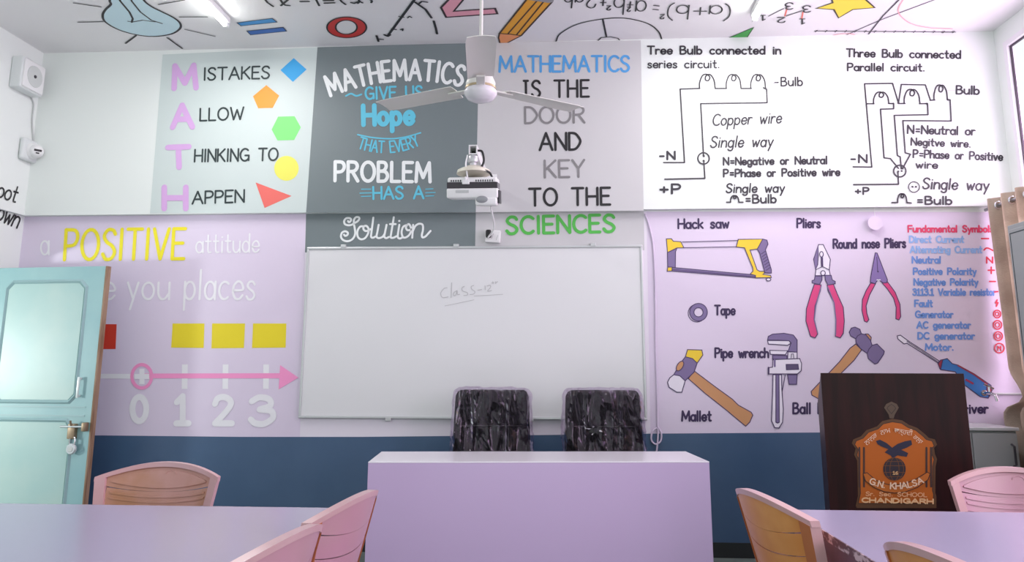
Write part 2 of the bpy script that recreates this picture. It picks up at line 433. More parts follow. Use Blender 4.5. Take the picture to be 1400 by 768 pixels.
# left wall with its doorway
DY0, DY1, DZ = -1.17, -.21, 2.0
bm = NB()
for a, b in (((XL-.15, YB, 0), (XL, DY0, Z_LEDGE)), ((XL-.15, DY0, DZ), (XL, DY1, Z_LEDGE)), ((XL-.15, DY1, 0), (XL, 0, Z_LEDGE)),
             ((XL-.15, YB, Z_LEDGE), (XL+.03, -BEAM, Z_CEIL))): box(bm, a, b)
wall_l = struct('wall_left', bm, WHITE)
bm = NB()
for a, b in (((XL-.12, DY0, 0), (XL+.006, DY0+.05, DZ-.012)), ((XL-.12, DY1-.03, 0), (XL+.006, DY1, DZ-.012)), ((XL-.12, DY0, DZ-.012), (XL+.006, DY1, DZ))): box(bm, a, b)
struct('trim_1', bm, TEAL)
# right wall with two windows
WINS = ((-2.65, -.15), (-5.6, -3.1)); WZ0, WZ1 = 1.0, 3.52
bm = NB()
ys = [YB, -5.6, -3.1, -2.65, -.15, 0]
for i in range(5):
    a, b = ys[i], ys[i+1]
    if (a, b) in [(-2.65, -.15), (-5.6, -3.1)]:
        box(bm, (XR, a, 0), (XR+.05, b, WZ0)); box(bm, (XR, a, WZ1), (XR+.05, b, Z_CEIL))
    else: box(bm, (XR, a, 0), (XR+.05, b, Z_CEIL))
wall_r = struct('wall_right', bm, WHITE)
DKFR = mat('dark_window_gasket', (70, 58, 72), .5)
WFR = mat('white_window_frame', (238, 234, 240), .4)
for i, (a, b) in enumerate(WINS):
    def bars(m_, t, x0, x1):
        fr = NB(); c = (a+b)/2
        for A, B in (((x0, a+m_, WZ0+m_), (x1, b-m_, WZ0+m_+t)), ((x0, a+m_, WZ1-m_-t), (x1, b-m_, WZ1-m_)), ((x0, a+m_, WZ0+m_+t), (x1, a+m_+t, WZ1-m_-t)), ((x0, b-m_-t, WZ0+m_+t), (x1, b-m_, WZ1-m_-t))): box(fr, A, B)
        return fr
    fr = bars(0, .04, XR-.004, XR+.045)
    box(fr, (XR-.002, a+.04, 2.36), (XR+.045, b-.04, 2.41)); box(fr, (XR+.002, (a+b)/2-.02, WZ0+.04), (XR+.042, (a+b)/2+.02, WZ1-.04))
    wn = struct('window_%d' % (i+1), fr, WFR)
    obj('gasket', bars(.04, .010, XR+.016, XR+.03), DKFR, wn, 'dark gasket line')
    p = NB(); box(p, (XR+.022, a+.05, WZ0+.05), (XR+.026, b-.05, WZ1-.05)); obj('pane', p, GLASS, wn)

# ------------------------------------------------------------------ painted front wall
def up_z(surf): return surf
# left lilac panel
lil = panel('painted_panel', wall, LOW, [(30, 296), (418.5, 291), (410, 600), (-20, 600)], LILAC, 'lilac panel with the positive attitude saying and number line')
W_ = (240, 238, 243)
text(lil, LOW, 'a', (56, 348), (67, 348), 31, 2.6, W_)
text(lil, LOW, 'POSITIVE', (88, 355), (251, 353.5), 41, 5, (240, 226, 40), slant=.07, track=.2, label='yellow word')
text(lil, LOW, 'attitude', (268, 345.5), (354, 344.5), 25, 2.3, W_, slant=.03)
text(lil, LOW, 'e', (139, 409), (157, 409), 37, 3.2, W_)
text(lil, LOW, 'you', (174, 409), (231, 409), 38, 3.2, W_, slant=.04)
text(lil, LOW, 'places', (252, 409), (348, 409), 40, 3.2, W_, slant=.05)
for q in ([(236, 442), (279.5, 442), (278.5, 475.5), (234, 475)], [(290, 442), (335, 442), (333.5, 475.5), (289, 476)], [(346, 442), (391.5, 442), (390.5, 475), (344.5, 475.5)]):
    painting('painted_square', lil, LOW, [('fill', q, (236, 216, 36))])
painting('painted_square', lil, LOW, [('fill', [(112, 443), (159.5, 443), (158, 477), (112, 477)], (212, 58, 38))], 'red square')
PK = (250, 156, 206)
items = [('fill', [(100, 510.5), (183, 511), (183, 517.5), (100, 517)], W_)]
for x in (252.8, 308.5, 364):
    items.append(('fill', [(x-4, 498), (x+4, 498), (x+3.4, 531.5), (x-4.4, 531.5)], W_))
items += [('fill', [(190, 510.5), (385, 510), (385, 517), (190, 517)], PK), ('fill', [(383, 499), (408, 516), (381, 532)], PK),
          ('loop', ell(193.8, 514.3, 13.5, 16), 4.6*PXM, PK), ('fill', [(190.5, 504), (197.5, 504), (197.5, 525), (190.5, 525)], W_), ('fill', [(184, 511), (204, 511), (204, 518), (184, 518)], W_)]
painting('number_line', lil, LOW, items, 'pink arrow of the number line with white ticks')
for ch, x0, x1, b, c in (('0', 181, 200, 575.5, 33), ('1', 241, 257, 578.5, 37), ('2', 294, 317, 578.5, 36), ('3', 343, 373, 579, 36)):
    text(lil, LOW, ch, (x0, b), (x1, b), c, 8.4, W_, name='numeral')
panel('painted_panel', wall, LOW, [(418.5, 291), (884, 289), (889.5, 600), (410, 600)], mat('lilac_white_paint', (234, 227, 238), .5), 'lilac white strip of wall around the whiteboard', lay=.5)
# blue dado
panel('painted_dado', wall, LOW, [(-60, 595.5), (140, 595), (330, 597), (495, 597), (700, 595), (895, 592.5), (1120, 591), (1420, 590), (1425, 800), (-60, 800)], BLUE, 'dark blue painted lower band of the wall', lay=1.6)
# MATH panel
mp = panel('painted_panel', wall, UP, [(222.5, 74.5), (434, 64.5), (418.5, 290.5), (205, 291.5)], mat('pale_mint_paint', (206, 217, 215), .5), 'pale grey green panel with the MATH sayings')
MV = (216, 172, 224); MK = (48, 60, 62)
for ch, a, b, c in (('M', (238, 121), (268, 120), 31), ('A', (236, 174), (263, 173.5), 30), ('T', (230.5, 229), (259, 228), 27.5), ('H', (224.5, 285), (254, 285), 29)):
    text(mp, UP, ch, a, b, c, 8.4, MV, label='mauve capital')
for s, a, b in (('ISTAKES', (278.5, 109.5), (368, 107)), ('LLOW', (273.5, 165), (332.5, 163)), ('HINKING TO', (266, 221), (379.5, 219)), ('APPEN', (263, 278.5), (333.5, 276))):
    text(mp, UP, s, a, b, 16.5, 2.6, MK, slant=.06)
o8 = (200, 70)
for nm, pts, c in (('blue diamond', [(688,32),(748,85),(684,143),(626,88)], (58, 172, 236)), ('orange pentagon', [(560,158),(620,207),(590,264),(522,266),(498,210)], (248, 160, 58)),
                   ('green hexagon', [(615,305),(692,303),(721,355),(690,414),(612,416),(585,365)], (128, 226, 124)), ('yellow circle', ell(654, 546, 57, 58, n=36), (236, 232, 98)), ('red triangle', [(510,612),(678,675),(552,731)], (236, 112, 104))):
    painting('painted_shape', mp, UP, [('fill', sc(pts, o8, 3.413), c)], nm)
# slate panel, on the beam and below it
SL = mat('slate_paint', (116, 127, 130), .5)
sp = panel('painted_panel', wall, UP, [(434, 64.5), (655, 58), (650.5, 290), (418.5, 290.5)], SL, 'slate grey panel with white and turquoise lettering')
sp2 = panel('painted_panel', wall, LOW, [(418.5, 291), (650.5, 290.5), (649.5, 345), (417, 345)], SL, 'slate grey strip with the word Solution')
TQ = (98, 196, 222); WW = (240, 244, 244)
text(sp, UP, 'MATHEMATICS', (452, 131), (631, 117.5), 27, 5, WW, arc=14.5, track=.2)
text(sp, UP, 'GIVE US', (500, 135.5), (577, 133.5), 16, 3, TQ, track=.2)
painting('flourish', sp, UP, [('line', catmull([(x, y, 0) for x, y in q], 5), 2.6*PXM, TQ) for q in ([(473,131),(480,128),(487,131),(494,129)], [(583,126),(590,124),(597,128),(605,125)])])
text(sp, UP, 'Hope', (497, 170.5), (565, 169), 26, 7, TQ, track=.24)
painting('flourish', sp, UP, [('line', catmull([(489,184,0),(510,188,0),(535,189.5,0),(555,187,0),(575,181.5,0)], 5), 2*PXM, TQ)])
text(sp, UP, 'THAT EVERY', (489, 202), (574, 198), 15.5, 2.3, TQ, arc=-8.5)
text(sp, UP, 'PROBLEM', (458, 247), (588, 248.5), 26, 5, WW, track=.22)
text(sp, UP, 'HAS A', (510.5, 272), (579, 271), 16.5, 3, TQ)
painting('flourish', sp, UP, [('line', q, 1.3*PXM, TQ) for q in ([(494,258.5),(507,258.5)], [(492,264),(508,263.5)], [(494,268.5),(507,268)], [(582,258.5),(592,258)], [(582,263.5),(595,263)], [(582,268),(593,267.5)])])
oS = (455, 285); kS = 9.655
sol = [[(200,165),(215,180),(235,165),(240,140),(215,125),(175,130),(150,165),(160,205),(200,220),(245,215),(290,190),(330,165),(350,135),(340,115),(305,115),(280,150),(278,200),(290,260),(295,330),(275,385),(235,420),(180,430),(130,410),(108,370),(120,320),(160,300),(195,315),(195,345),(165,360),(148,345)],
       [(410,235),(360,240),(325,300),(330,370),(370,405),(425,390),(465,330),(472,270),(445,230),(410,235),(405,270),(430,295),(470,290),(500,270)],
       [(535,120),(525,200),(512,300),(505,370),(530,385),(560,370)],
       [(605,215),(590,300),(578,370),(610,390),(660,370),(690,320)], [(710,215),(690,310),(680,370),(705,390),(740,375)],
       [(805,115),(790,210),(770,330),(765,380),(800,385),(840,365)], [(755,205),(830,205)],
       [(878,215),(865,300),(858,375),(885,395),(920,380)], [(876,163),(880,163)],
       [(985,215),(930,240),(908,310),(925,375),(965,380),(1015,340),(1035,270),(1010,210),(985,215),(965,250),(985,285),(1030,280),(1060,265)],
       [(1060,215),(1055,300),(1048,385)], [(1060,290),(1090,230),(1140,200),(1185,215),(1190,280),(1175,350),(1185,380),(1220,370),(1255,335),(1290,295)]]
bm = NB()
for q in sol: ribbon(bm, [LOW(p, 3) for p in sc([(v[0], v[1]) for v in catmull([(x, y, 0) for x, y in q], 5)], oS, kS)], 2.9*PXM, NY)
obj('lettering', bm, paint(WW), sp2, smooth='flatpaint')
# light grey panel
LG = mat('light_grey_paint', (202, 201, 203), .5)
gp = panel('painted_panel', wall, UP, [(655, 58), (876, 55), (880, 288), (650.5, 290)], LG, 'light grey panel with blue, black and grey lettering')
gp2 = panel('painted_panel', wall, LOW, [(650.5, 290.5), (880, 288), (881, 342), (649.5, 345)], LG, 'light grey strip with the green word SCIENCES')
BK = (34, 32, 36); GY = (134, 132, 134)
text(gp, UP, 'MATHEMATICS', (683, 98), (860, 97.5), 21, 3.6, (84, 160, 222))
text(gp, UP, '|S THE', (716, 133), (805, 132), 22.5, 3.4, BK, track=.24)
text(gp, UP, 'DOOR', (718, 168.5), (799, 167.5), 22, 3.3, GY)
text(gp, UP, 'AND', (738, 205), (793, 204.5), 23, 3.6, BK)
text(gp, UP, 'KEY', (745, 242.5), (799, 241.5), 23, 3.3, GY)
text(gp, UP, 'TO THE', (724, 281), (834, 279.5), 23, 3.6, BK, track=.2)
text(gp2, LOW, 'SCIENCES', (693, 319.5), (840, 316.5), 23, 4.4, (84, 186, 78), track=.2)
# circuit panels (on white wall)
IK = (52, 48, 56); lw = 1.9*PXM
def coil(x0, x1, yb, h):
    w_ = x1-x0
    return catmull([(x0, yb, 0), (x0+.02*w_, yb-.45*h, 0), (x0+.2*w_, yb-.92*h, 0), (x0+.48*w_, yb-h, 0), (x0+.66*w_, yb-.78*h, 0), (x0+.55*w_, yb-.55*h, 0), (x0+.38*w_, yb-.62*h, 0), (x0+.42*w_, yb-.9*h, 0), (x0+.68*w_, yb-.98*h, 0), (x0+.92*w_, yb-.6*h, 0), (x1, yb, 0)], 6)
def c2(l): return [(v[0], v[1]) for v in l]
o7, k7 = (870, 60), 3.338
def T7(s, x0, x1, y0, y1, cap, w=2.0, slant=0, off=o7, k=k7, parent=None, track=.17, surf=UP, rgb=IK):
    return text(parent, surf, s, (off[0]+x0/k, off[1]+y0/k), (off[0]+x1/k, off[1]+y1/k), cap, w*1.13, rgb, slant=slant, track=track)
cp = painting('circuit_drawing', wall, UP, [('line', sc([(125,541),(220,541),(200,206),(290,203)], o7, k7), lw, IK), ('line', sc(c2(coil(288, 360, 203, 64)), o7, k7), lw, IK),
    ('line', sc([(360,203),(412,203)], o7, k7), lw, IK), ('line', sc(c2(coil(410, 478, 202, 62)), o7, k7), lw, IK), ('line', sc([(478,203),(525,203)], o7, k7), lw, IK),
    ('line', sc(c2(coil(522, 590, 202, 62)), o7, k7), lw, IK), ('line', sc([(580,200),(595,207),(597,268),(294,272),(307,510)], o7, k7), lw, IK),
    ('loop', sc(ell(307, 522, 26, 26), o7, k7), lw, IK), ('line', sc([(307,510),(308,512)], o7, k7), 3*PXM, IK), ('line', sc([(307,533),(308,534)], o7, k7), 3*PXM, IK),
    ('line', sc([(308,535),(313,613),(130,617)], o7, k7), lw, IK), ('line', sc([(610,178),(640,178)], o7, k7), .7*PXM, (170, 168, 172)), ('line', sc([(412,722),(430,722)], o7, k7), lw, IK),
    ('line', sc(c2(coil(430, 468, 722, 30)), o7, k7), lw, IK), ('line', sc([(468,722),(487,722)], o7, k7), lw, IK)], 'series circuit drawing')
T7('Tree Bulb connected in', 52, 658, 46, 46, 10.5, 2.2, parent=cp); T7('series circuit.', 53, 378, 109, 109, 10.5, 1.7, parent=cp)
T7('-N', 107, 176, 527, 526, 10.5, 2.4, parent=cp); T7('+P', 110, 200, 682, 682, 12.5, 2.6, parent=cp)
T7('Copper wire', 348, 660, 372, 360, 15, 1.8, .18, parent=cp); T7('Single way', 338, 620, 472, 468, 15, 1.8, .18, parent=cp)
T7('N=Negative or Neutral', 398, 870, 552, 546, 10, 2.1, parent=cp); T7('P=Phase or Positive wire', 399, 928, 606, 600, 10, 2.1, parent=cp)
T7('Single way', 410, 674, 678, 676, 12, 1.8, .1, parent=cp); T7('=Bulb', 497, 638, 726, 724, 11, 2.0, parent=cp); T7('-Bulb', 632, 758, 192, 190, 11.5, 1.8, parent=cp)
o6, k6 = (1150, 60), 3.34
p6 = lambda l: sc(l, o6, k6)
dots = [('line', p6([(x, y), (x+1, y)]), 2.6*PXM, IK) for x, y in ((116,273),(238,272),(262,270),(392,272),(408,257),(493,255),(260,582),(276,580),(325,652),(341,652))]
cq = painting('circuit_drawing', wall, UP, [('line', p6([(55,561),(140,562),(107,182),(235,180),(262,270),(275,185),(385,187),(408,257),(428,256)]), lw, IK), ('line', p6([(118,273),(150,273)]), lw, IK),
    ('line', p6(c2(coil(148, 218, 272, 52))), lw, IK), ('line', p6([(216,272),(240,272),(240,296),(180,298),(196,520),(225,523),(262,568)]), lw, IK), ('line', p6([(262,272),(292,272)]), lw, IK),
    ('line', p6(c2(coil(288, 360, 272, 64))), lw, IK), ('line', p6([(358,273),(395,272),(397,323),(243,326),(257,510),(270,515),(275,570)]), lw, IK),
    ('line', p6(c2(coil(424, 486, 256, 68))), lw, IK), ('line', p6([(485,254),(498,255),(503,352),(282,350),(293,497),(317,503),(280,570)]), lw, IK),
    ('loop', p6(ell(268, 580, 28, 27)), lw, IK), ('line', p6([(259,582),(262,640),(57,642)]), lw, IK), ('line', p6([(487,213),(518,213)]), .7*PXM, (170, 168, 172)),
    ('loop', p6(ell(333, 653, 25, 24)), 1.2*PXM, IK), ('line', p6([(232,724),(258,724)]), lw, IK), ('line', p6(c2(coil(258, 300, 724, 40))), lw, IK), ('line', p6([(300,724),(320,726)]), lw, IK)] + dots, 'parallel circuit drawing')
def T6(s, x0, x1, y0, y1, cap, w=1.9, slant=0): return T7(s, x0, x1, y0, y1, cap, w, slant, o6, k6, cq)
T6('Three Bulb connected', 25, 545, 58, 66, 10.5); T6('Parallel circuit.', 30, 380, 122, 124, 10); T6('-N', 45, 117, 541, 541, 10.5, 2.2); T6('+P', 66, 126, 686, 686, 9, 2)
T6('Bulb', 527, 630, 228, 230, 11, 2); T6('N=Neutral or', 304, 610, 408, 416, 11, 2); T6('Negitve wire.', 320, 590, 462, 472, 10, 1.8); T6('P=Phase or Positive', 330, 736, 518, 532, 10.5, 1.9)
T6('wire', 343, 440, 566, 568, 9.5, 1.8); T6('Single way', 372, 672, 660, 668, 14.5, 1.8, .1); T6('=Bulb', 345, 505, 731, 732, 10.5, 2)
# tools panel
tp = panel('painted_panel', wall, LOW, [(884, 289), (1400, 290), (1420, 600), (889.5, 600)], LILAC, 'lilac panel with tool drawings and symbols list')
PL = (58, 42, 82); o1, k1 = (880, 280), 2.4
def TT(s, x0, x1, y0, y1, cap, w=2.3, rgb=PL, off=o1, k=k1, track=.17): return T7(s, x0, x1, y0, y1, cap, w, 0, off, k, tp, track, LOW, rgb)
TT('Hack saw', 114, 279, 77, 75, 12.5); TT('Pliers', 504, 579, 74, 74, 12); TT('Round nose Pliers', 623, 859, 142, 139, 12); TT('Tape', 234, 299, 360, 360, 12.5)
TT('Pipe wrench', 235, 409, 500, 500, 12.5); TT('Mallet', 126, 221, 708, 708, 13); TT('Ball P', 491, 590, 684, 684, 14); TT('driver', 1031, 1129, 683, 682, 12)
o4, k4 = (1230, 300), 3.841; RD = (222, 62, 104); LB = (112, 152, 222); LB0 = (150, 186, 238)
TT('Fundamental Symbols', 45, 490, 65, 65, 8.6, 1.9, RD, o4, k4)
for s, x0, x1, y in (('Direct Current', 53, 336, 120), ('Alternating Current', 56, 431, 174), ('Neutral', 67, 214, 228), ('Positive Polarity', 73, 401, 288), ('Negative Polarity', 76, 410, 344), ('3113.1 Variable resistor', 70, 503, 397),
                     ('Fault', 80, 171, 457), ('Generator', 84, 279, 514), ('AC generator', 91, 371, 570), ('DC generator', 97, 392, 627), ('Motor.', 136, 281, 686)):
    TT(s, x0, x1, y, y, 8.6, 1.9, LB if y > 200 else LB0, o4, k4)
p4 = lambda l: sc(l, o4, k4)
R2 = (214, 48, 72); rl = 2*PXM
painting('symbol_column', tp, LOW, [('line', p4([(430,100),(467,100)]), rl, R2), ('line', p4(c2(catmull([(443,160,0),(455,150,0),(470,152,0),(490,163,0)], 4))), rl, R2), ('line', p4([(457,228),(457,197),(488,228),(488,197)]), rl, R2),
    ('line', p4([(465,266),(497,266)]), rl, R2), ('line', p4([(481,250),(481,283)]), rl, R2), ('line', p4([(472,325),(503,325)]), rl, R2), ('line', p4([(498,380),(515,378)]), rl, R2), ('line', p4([(512,422),(504,438),(516,436),(508,455)]), rl, R2),
    ('loop', p4(ell(512, 496, 19, 20)), 1.6*PXM, R2), ('loop', p4(ell(512, 496, 9, 10)), 1.3*PXM, R2), ('loop', p4(ell(514, 553, 22, 23)), 1.6*PXM, R2), ('loop', p4(ell(514, 553, 11, 12)), 1.3*PXM, R2), ('loop', p4(ell(518, 612, 22, 23)), 1.6*PXM, R2), ('loop', p4(ell(518, 612, 11, 12)), 1.3*PXM, R2),
    ('loop', p4(ell(524, 675, 25, 25)), 1.6*PXM, R2), ('line', p4([(516,688),(516,664),(524,676),(532,664),(532,688)]), 1.3*PXM, R2)], 'red column of electrical symbols')
YE = (240, 206, 54); GP = (128, 112, 156); OL = (74, 56, 98); TN = (206, 150, 104); WT = (238, 232, 244); PKT = (226, 72, 134); ol = 1.15*PXM
def tool(name, fills, lines, off, k, label):
    it = []
    for pts, c in fills:
        it.append(('fill', sc(pts, off, k), c)); it.append(('loop', sc(pts, off, k), ol, OL))
    for pts, wd, c in lines: it.append(('line', sc(pts, off, k), wd*PXM, c))
    painting(name, tp, LOW, it, label)
tool('painted_hacksaw', [([(218,185),(265,183),(285,208),(355,212),(385,270),(318,272),(228,315)], YE), ([(228,315),(318,278),(305,310),(303,460),(230,455)], GP), ([(230,455),(272,455),(275,492),(225,495)], YE), ([(272,458),(1070,530),(1065,556),(272,492)], GP),
    ([(905,190),(1140,187),(1088,282),(1018,292),(1085,480),(1110,495),(1155,495),(1155,515),(1140,525),(1215,535),(1222,555),(1070,558),(1070,535),(1020,520),(1045,495),(1045,465),(965,270),(885,262)], YE),
    ([(1140,187),(1180,197),(1190,235),(1165,290),(1222,480),(1222,512),(1162,510),(1110,320),(1088,282)], GP), (ell(1195, 573, 22, 14, n=14), WT)],
    [([(370,215),(905,200)], 1, OL), ([(385,270),(885,260)], 1, OL), ([(280,477),(1066,546)], .7, OL)] + [([(1125+8*i, 330+26*i), (1168+8*i, 300+26*i)], .8, OL) for i in range(7)], (880, 300), 7, 'yellow and grey hacksaw drawing')
ring = ell(180, 352, 29, 29, n=30)
painting('painted_tape', tp, LOW, [('loop', sc(ell(175, 355, 29, 29), o1, k1), ol, OL), ('loop', sc(ell(180, 352, 22, 22), o1, k1), 13/k1*PXM, GP), ('loop', sc(ell(180, 352, 29, 29), o1, k1), ol, OL), ('loop', sc(ell(180, 352, 15, 15), o1, k1), ol, OL)], 'grey roll of tape drawing')
tool('painted_mallet', [([(250,290),(400,403),(520,490),(560,530),(650,580),(662,600),(640,650),(612,678),(560,635),(470,560),(330,450),(210,345)], TN), ([(205,142),(305,145),(312,180),(272,237),(235,205),(190,192)], YE),
    ([(190,192),(240,205),(272,237),(250,300),(188,360),(150,328),(108,318),(125,290),(165,225)], GP), ([(108,318),(150,325),(188,360),(165,440),(130,440),(75,405),(65,370),(80,340)], WT), (ell(152, 257, 20, 38, rot=32), TN)], [], (900, 450), 5.12, 'mallet drawing with yellow and white faces')
tool('painted_wrench', [([(765,75),(770,50),(800,34),(880,28),(945,40),(972,75),(972,160),(908,155),(930,95),(915,80),(840,76)], GP), ([(765,78),(915,80),(928,98),(905,112),(770,103)], WT), ([(780,147),(905,150),(890,178),(785,175)], WT), ([(908,158),(972,160),(972,205),(905,208)], WT), ([(800,182),(900,184),(900,212),(800,208)], GP),
    ([(905,318),(972,318),(968,385),(915,385)], GP), ([(803,318),(862,318),(865,420),(875,560),(870,650),(845,690),(815,688),(793,640),(800,450)], WT), ([(823,318),(845,318),(847,650),(835,656),(823,650)], GP),
    ([(775,268),(800,265),(803,212),(990,205),(1003,240),(1000,290),(975,312),(775,312)], WT), ([(895,246),(978,245),(982,280),(897,283)], (90, 78, 112))],
    [([(815,215),(815,258)], 2.6, GP), ([(888,320),(866,440)], 1, OL), ([(772,268),(772,312)], 2.2, OL), ([(930,200),(932,172),(946,172),(948,200)], .8, OL)], (900, 450), 5.12, 'grey pipe wrench drawing')
tool('painted_pliers', [([(188,68),(218,68),(265,165),(258,235),(265,272),(165,272),(170,235),(155,165)], WT), ([(186,72),(155,165),(168,235),(182,200),(186,140)], GP), ([(165,275),(210,275),(210,300),(195,330),(145,320),(145,305),(160,300)], GP), ([(230,270),(270,270),(278,300),(297,310),(297,325),(250,335),(232,300)], GP),
    ([(160,328),(205,333),(200,370),(165,470),(158,560),(182,655),(165,680),(135,670),(105,570),(108,490),(135,400)], PKT), ([(245,335),(285,328),(310,390),(350,480),(357,570),(350,650),(330,680),(298,670),(302,560),(290,450),(250,370)], PKT), (ell(217, 255, 15, 16, n=14), WT), (ell(207, 132, 12, 18, n=14), WT)],
    [([(209,155),(211,208)], 3, OL), ([(172,232),(215,212),(258,235)], .9, OL), ([(248,345),(290,450),(302,560),(300,660)], 1.4, GP), ([(205,340),(170,470),(160,560),(182,650)], 1.4, GP)], (1080, 320), 4.8, 'pliers drawing with pink handles')
tool('painted_pliers', [([(530,320),(562,325),(522,400),(500,470),(505,520),(518,560),(505,578),(488,570),(472,500),(475,430),(500,370)], PKT), ([(605,320),(640,312),(690,380),(722,460),(727,540),(715,563),(695,555),(697,480),(680,420),(640,360)], PKT),
    ([(560,122),(572,124),(640,300),(635,318),(610,320),(580,296),(558,325),(527,315),(530,280)], (140, 118, 178))], [([(570,150),(576,240)], .9, OL), ([(577,244),(578,246)], 2, OL), ([(572,300),(592,300)], 1.6, WT)], (1080, 320), 4.8, 'round nose pliers drawing with thin handles')
tool('painted_hammer', [([(450,150),(490,190),(440,260),(350,350),(300,430),(245,520),(195,525),(150,500),(145,475),(215,400),(265,350),(340,270),(410,180)], TN), ([(515,82),(535,82),(556,105),(553,128),(530,110)], TN),
    ([(405,70),(420,42),(445,35),(478,50),(488,80),(520,88),(550,125),(562,160),(595,150),(645,200),(640,220),(600,280),(580,287),(535,250),(528,215),(480,180),(452,140),(450,115),(415,95)], GP)], [([(562,160),(540,185),(528,215)], 1, OL), ([(488,80),(462,95),(450,115)], 1, OL)], (1080, 440), 5, 'ball hammer drawing with tan handle')
tool('painted_screwdriver', [([(733,95),(755,90),(810,130),(1022,268),(1012,280),(800,145),(780,150),(737,115)], WT), ([(1012,285),(1030,260),(1052,256),(1045,325),(1025,320)], (160, 52, 74)), ([(1045,258),(1075,250),(1110,285),(1150,295),(1260,355),(1370,430),(1380,470),(1355,520),(1300,510),(1180,420),(1130,340),(1030,325)], (58, 124, 196)),
    ([(1345,440),(1375,435),(1382,465),(1365,505),(1345,490)], (172, 52, 62))], [([(800,132),(1015,274)], .9, OL), ([(1150,298),(1260,360),(1350,425)], 1.8, (160, 52, 74)), ([(1205,395),(1250,420)], 2.6, (160, 52, 90))], (1080, 440), 5, 'screwdriver drawing with blue handle')
# left wall words
text(wall_l, LWU, 'root', (-12, 266), (21, 276.5), 22, 3.0, BK, pxm=.0047, track=.12)
text(wall_l, LW, 'own', (-6, 299), (23, 311.5), 25, 3.2, BK, pxm=.0047, track=.12)

# ------------------------------------------------------------------ painted ceiling
def CL(pts, w_=.012, c=(30, 30, 34)): return ('line', pts, w_, c)
z1 = lambda l: [(x/3.333, y/3.333) for x, y in l]
bulb = c2(catmull([(x, y, 0) for x, y in z1([(520,-45),(500,0),(505,20),(480,45),(468,70),(480,100),(540,135),(620,158),(700,166),(780,155),(820,130),(820,105),(790,80),(740,55),(690,30),(655,0),(640,-45)])], 4))
painting('painted_bulb', ceiling, CE, [('fill', bulb, (204, 232, 240)), CL(bulb, .016), CL(z1([(535,-25),(548,5),(590,55),(605,85),(600,102)]), .014), CL(z1([(590,-25),(600,5),(640,55),(690,92),(738,107)]), .012), CL(z1([(583,97),(605,100),(650,92),(690,98),(715,100)]), .01)]
    + [CL(z1(q), .01 if i not in (2, 3) else .014) for i, q in enumerate(([(335,14),(460,32)], [(355,102),(470,99)], [(572,198),(620,162)], [(762,172),(830,221)], [(842,134),(980,166)], [(818,78),(945,77)], [(722,21),(840,0)]))], 'pale blue light bulb drawing with rays')
q1 = z1([(1080,104),(1240,84),(1262,101),(1098,118)]); q2 = z1([(1125,142),(1290,125),(1306,142),(1142,159)])
painting('painted_equals_sign', ceiling, CE, [('fill', q1, (64, 150, 214)), ('loop', q1, .008, (30, 50, 80)), ('fill', q2, (52, 108, 190)), ('loop', q2, .008, (30, 50, 80))], 'two blue bars')
z3 = lambda l: sc(l, (340, 0), 3.889)
painting('formula', ceiling, CE, [CL(z3(q), .016) for q in ([(85,-6),(100,14),(130,34)], [(165,-8),(178,14),(195,28),(218,30)], [(215,-6),(190,14),(172,30)], [(275,9),(320,8)], [(355,-8),(375,30)], [(398,4),(450,2)], [(403,17),(456,15)], [(480,-8),(495,10),(515,24)], [(545,14),(560,18),(590,8),(605,15)], [(580,-8),(590,8),(580,18)], [(640,-8),(655,5),(652,14)])], 'black algebra cut by the frame')
ro = ell(474, 37.5, 27, 14.2, n=36); ri = ell(473.5, 37.3, 14.6, 9.6, n=36)
bm = NB(); A = [bm.verts.new(CE(p, 2)) for p in ro]; B = [bm.verts.new(CE(p, 2)) for p in ri]
for i in range(36):
    j = (i+1) % 36; bm.faces.new((A[i], A[j], B[j], B[i]))
ribbon(bm, [CE(p, 2.5) for p in ro], .012, CE.n, True, 1); ribbon(bm, [CE(p, 2.5) for p in ri], .012, CE.n, True, 1)
obj('painted_ring', bm, [paint((206, 48, 46)), paint((30, 30, 34))], ceiling, 'red ring outlined in black', smooth='flatpaint')
painting('painted_graph', ceiling, CE, [CL(z3([(880,0),(740,190)]), .02), CL(z3([(722,185),(740,193),(752,185)]), .02), CL(z3([(800,88),(825,92)]), .012), CL(z3([(760,153),(785,158)]), .012), CL(z3([(845,95),(855,87),(866,93)]), .012), CL(z3([(808,158),(820,153),(818,163)]), .012),
    CL(z3([(905,20),(920,8),(950,12)]), .014), CL(z3([(885,12),(940,50),(972,95)]), .018), CL(z3([(984,112),(995,150),(1002,180)]), .018), CL(z3([(680,190),(690,220)]), .018), CL(z3([(686,208),(715,210)]), .014)], 'black arrow and arc drawing')
pz = z3([(1090,-30),(1023,40),(1050,92),(1322,73),(1310,45),(1090,60),(1165,-30)])
painting('painted_two', ceiling, CE, [('fill', pz, (236, 166, 182)), ('loop', pz, .016, (50, 34, 40))], 'pink angular figure')
z4 = lambda l: sc(l, (670, 0), 3.889)
body = z4([(225,-40),(345,-40),(330,10),(165,190),(110,182),(50,178)]); tip = z4([(50,178),(110,182),(165,190),(90,229),(52,229),(45,200)])
painting('painted_pencil', ceiling, CE, [('fill', body, (232, 164, 34)), ('loop', body, .014, (60, 40, 20)), CL(z4([(262,-10),(95,180)]), .012, (60, 40, 20)), CL(z4([(300,-10),(140,186)]), .012, (60, 40, 20)), ('fill', tip, (242, 156, 96)), ('loop', tip, .012, (60, 40, 20)), ('fill', z4([(205,0),(240,-12),(345,-12),(335,12),(310,15)]), (150, 150, 156))], 'yellow pencil drawing with orange tip')
o = text(ceiling, CE, '(a+b)', (999, 8), (914, 7), 19, 1, (34, 34, 38), slant=.1, pxm=.011, name='formula', track=.1)
o['label'] = 'black upside-down algebra formula'
bm = NB()
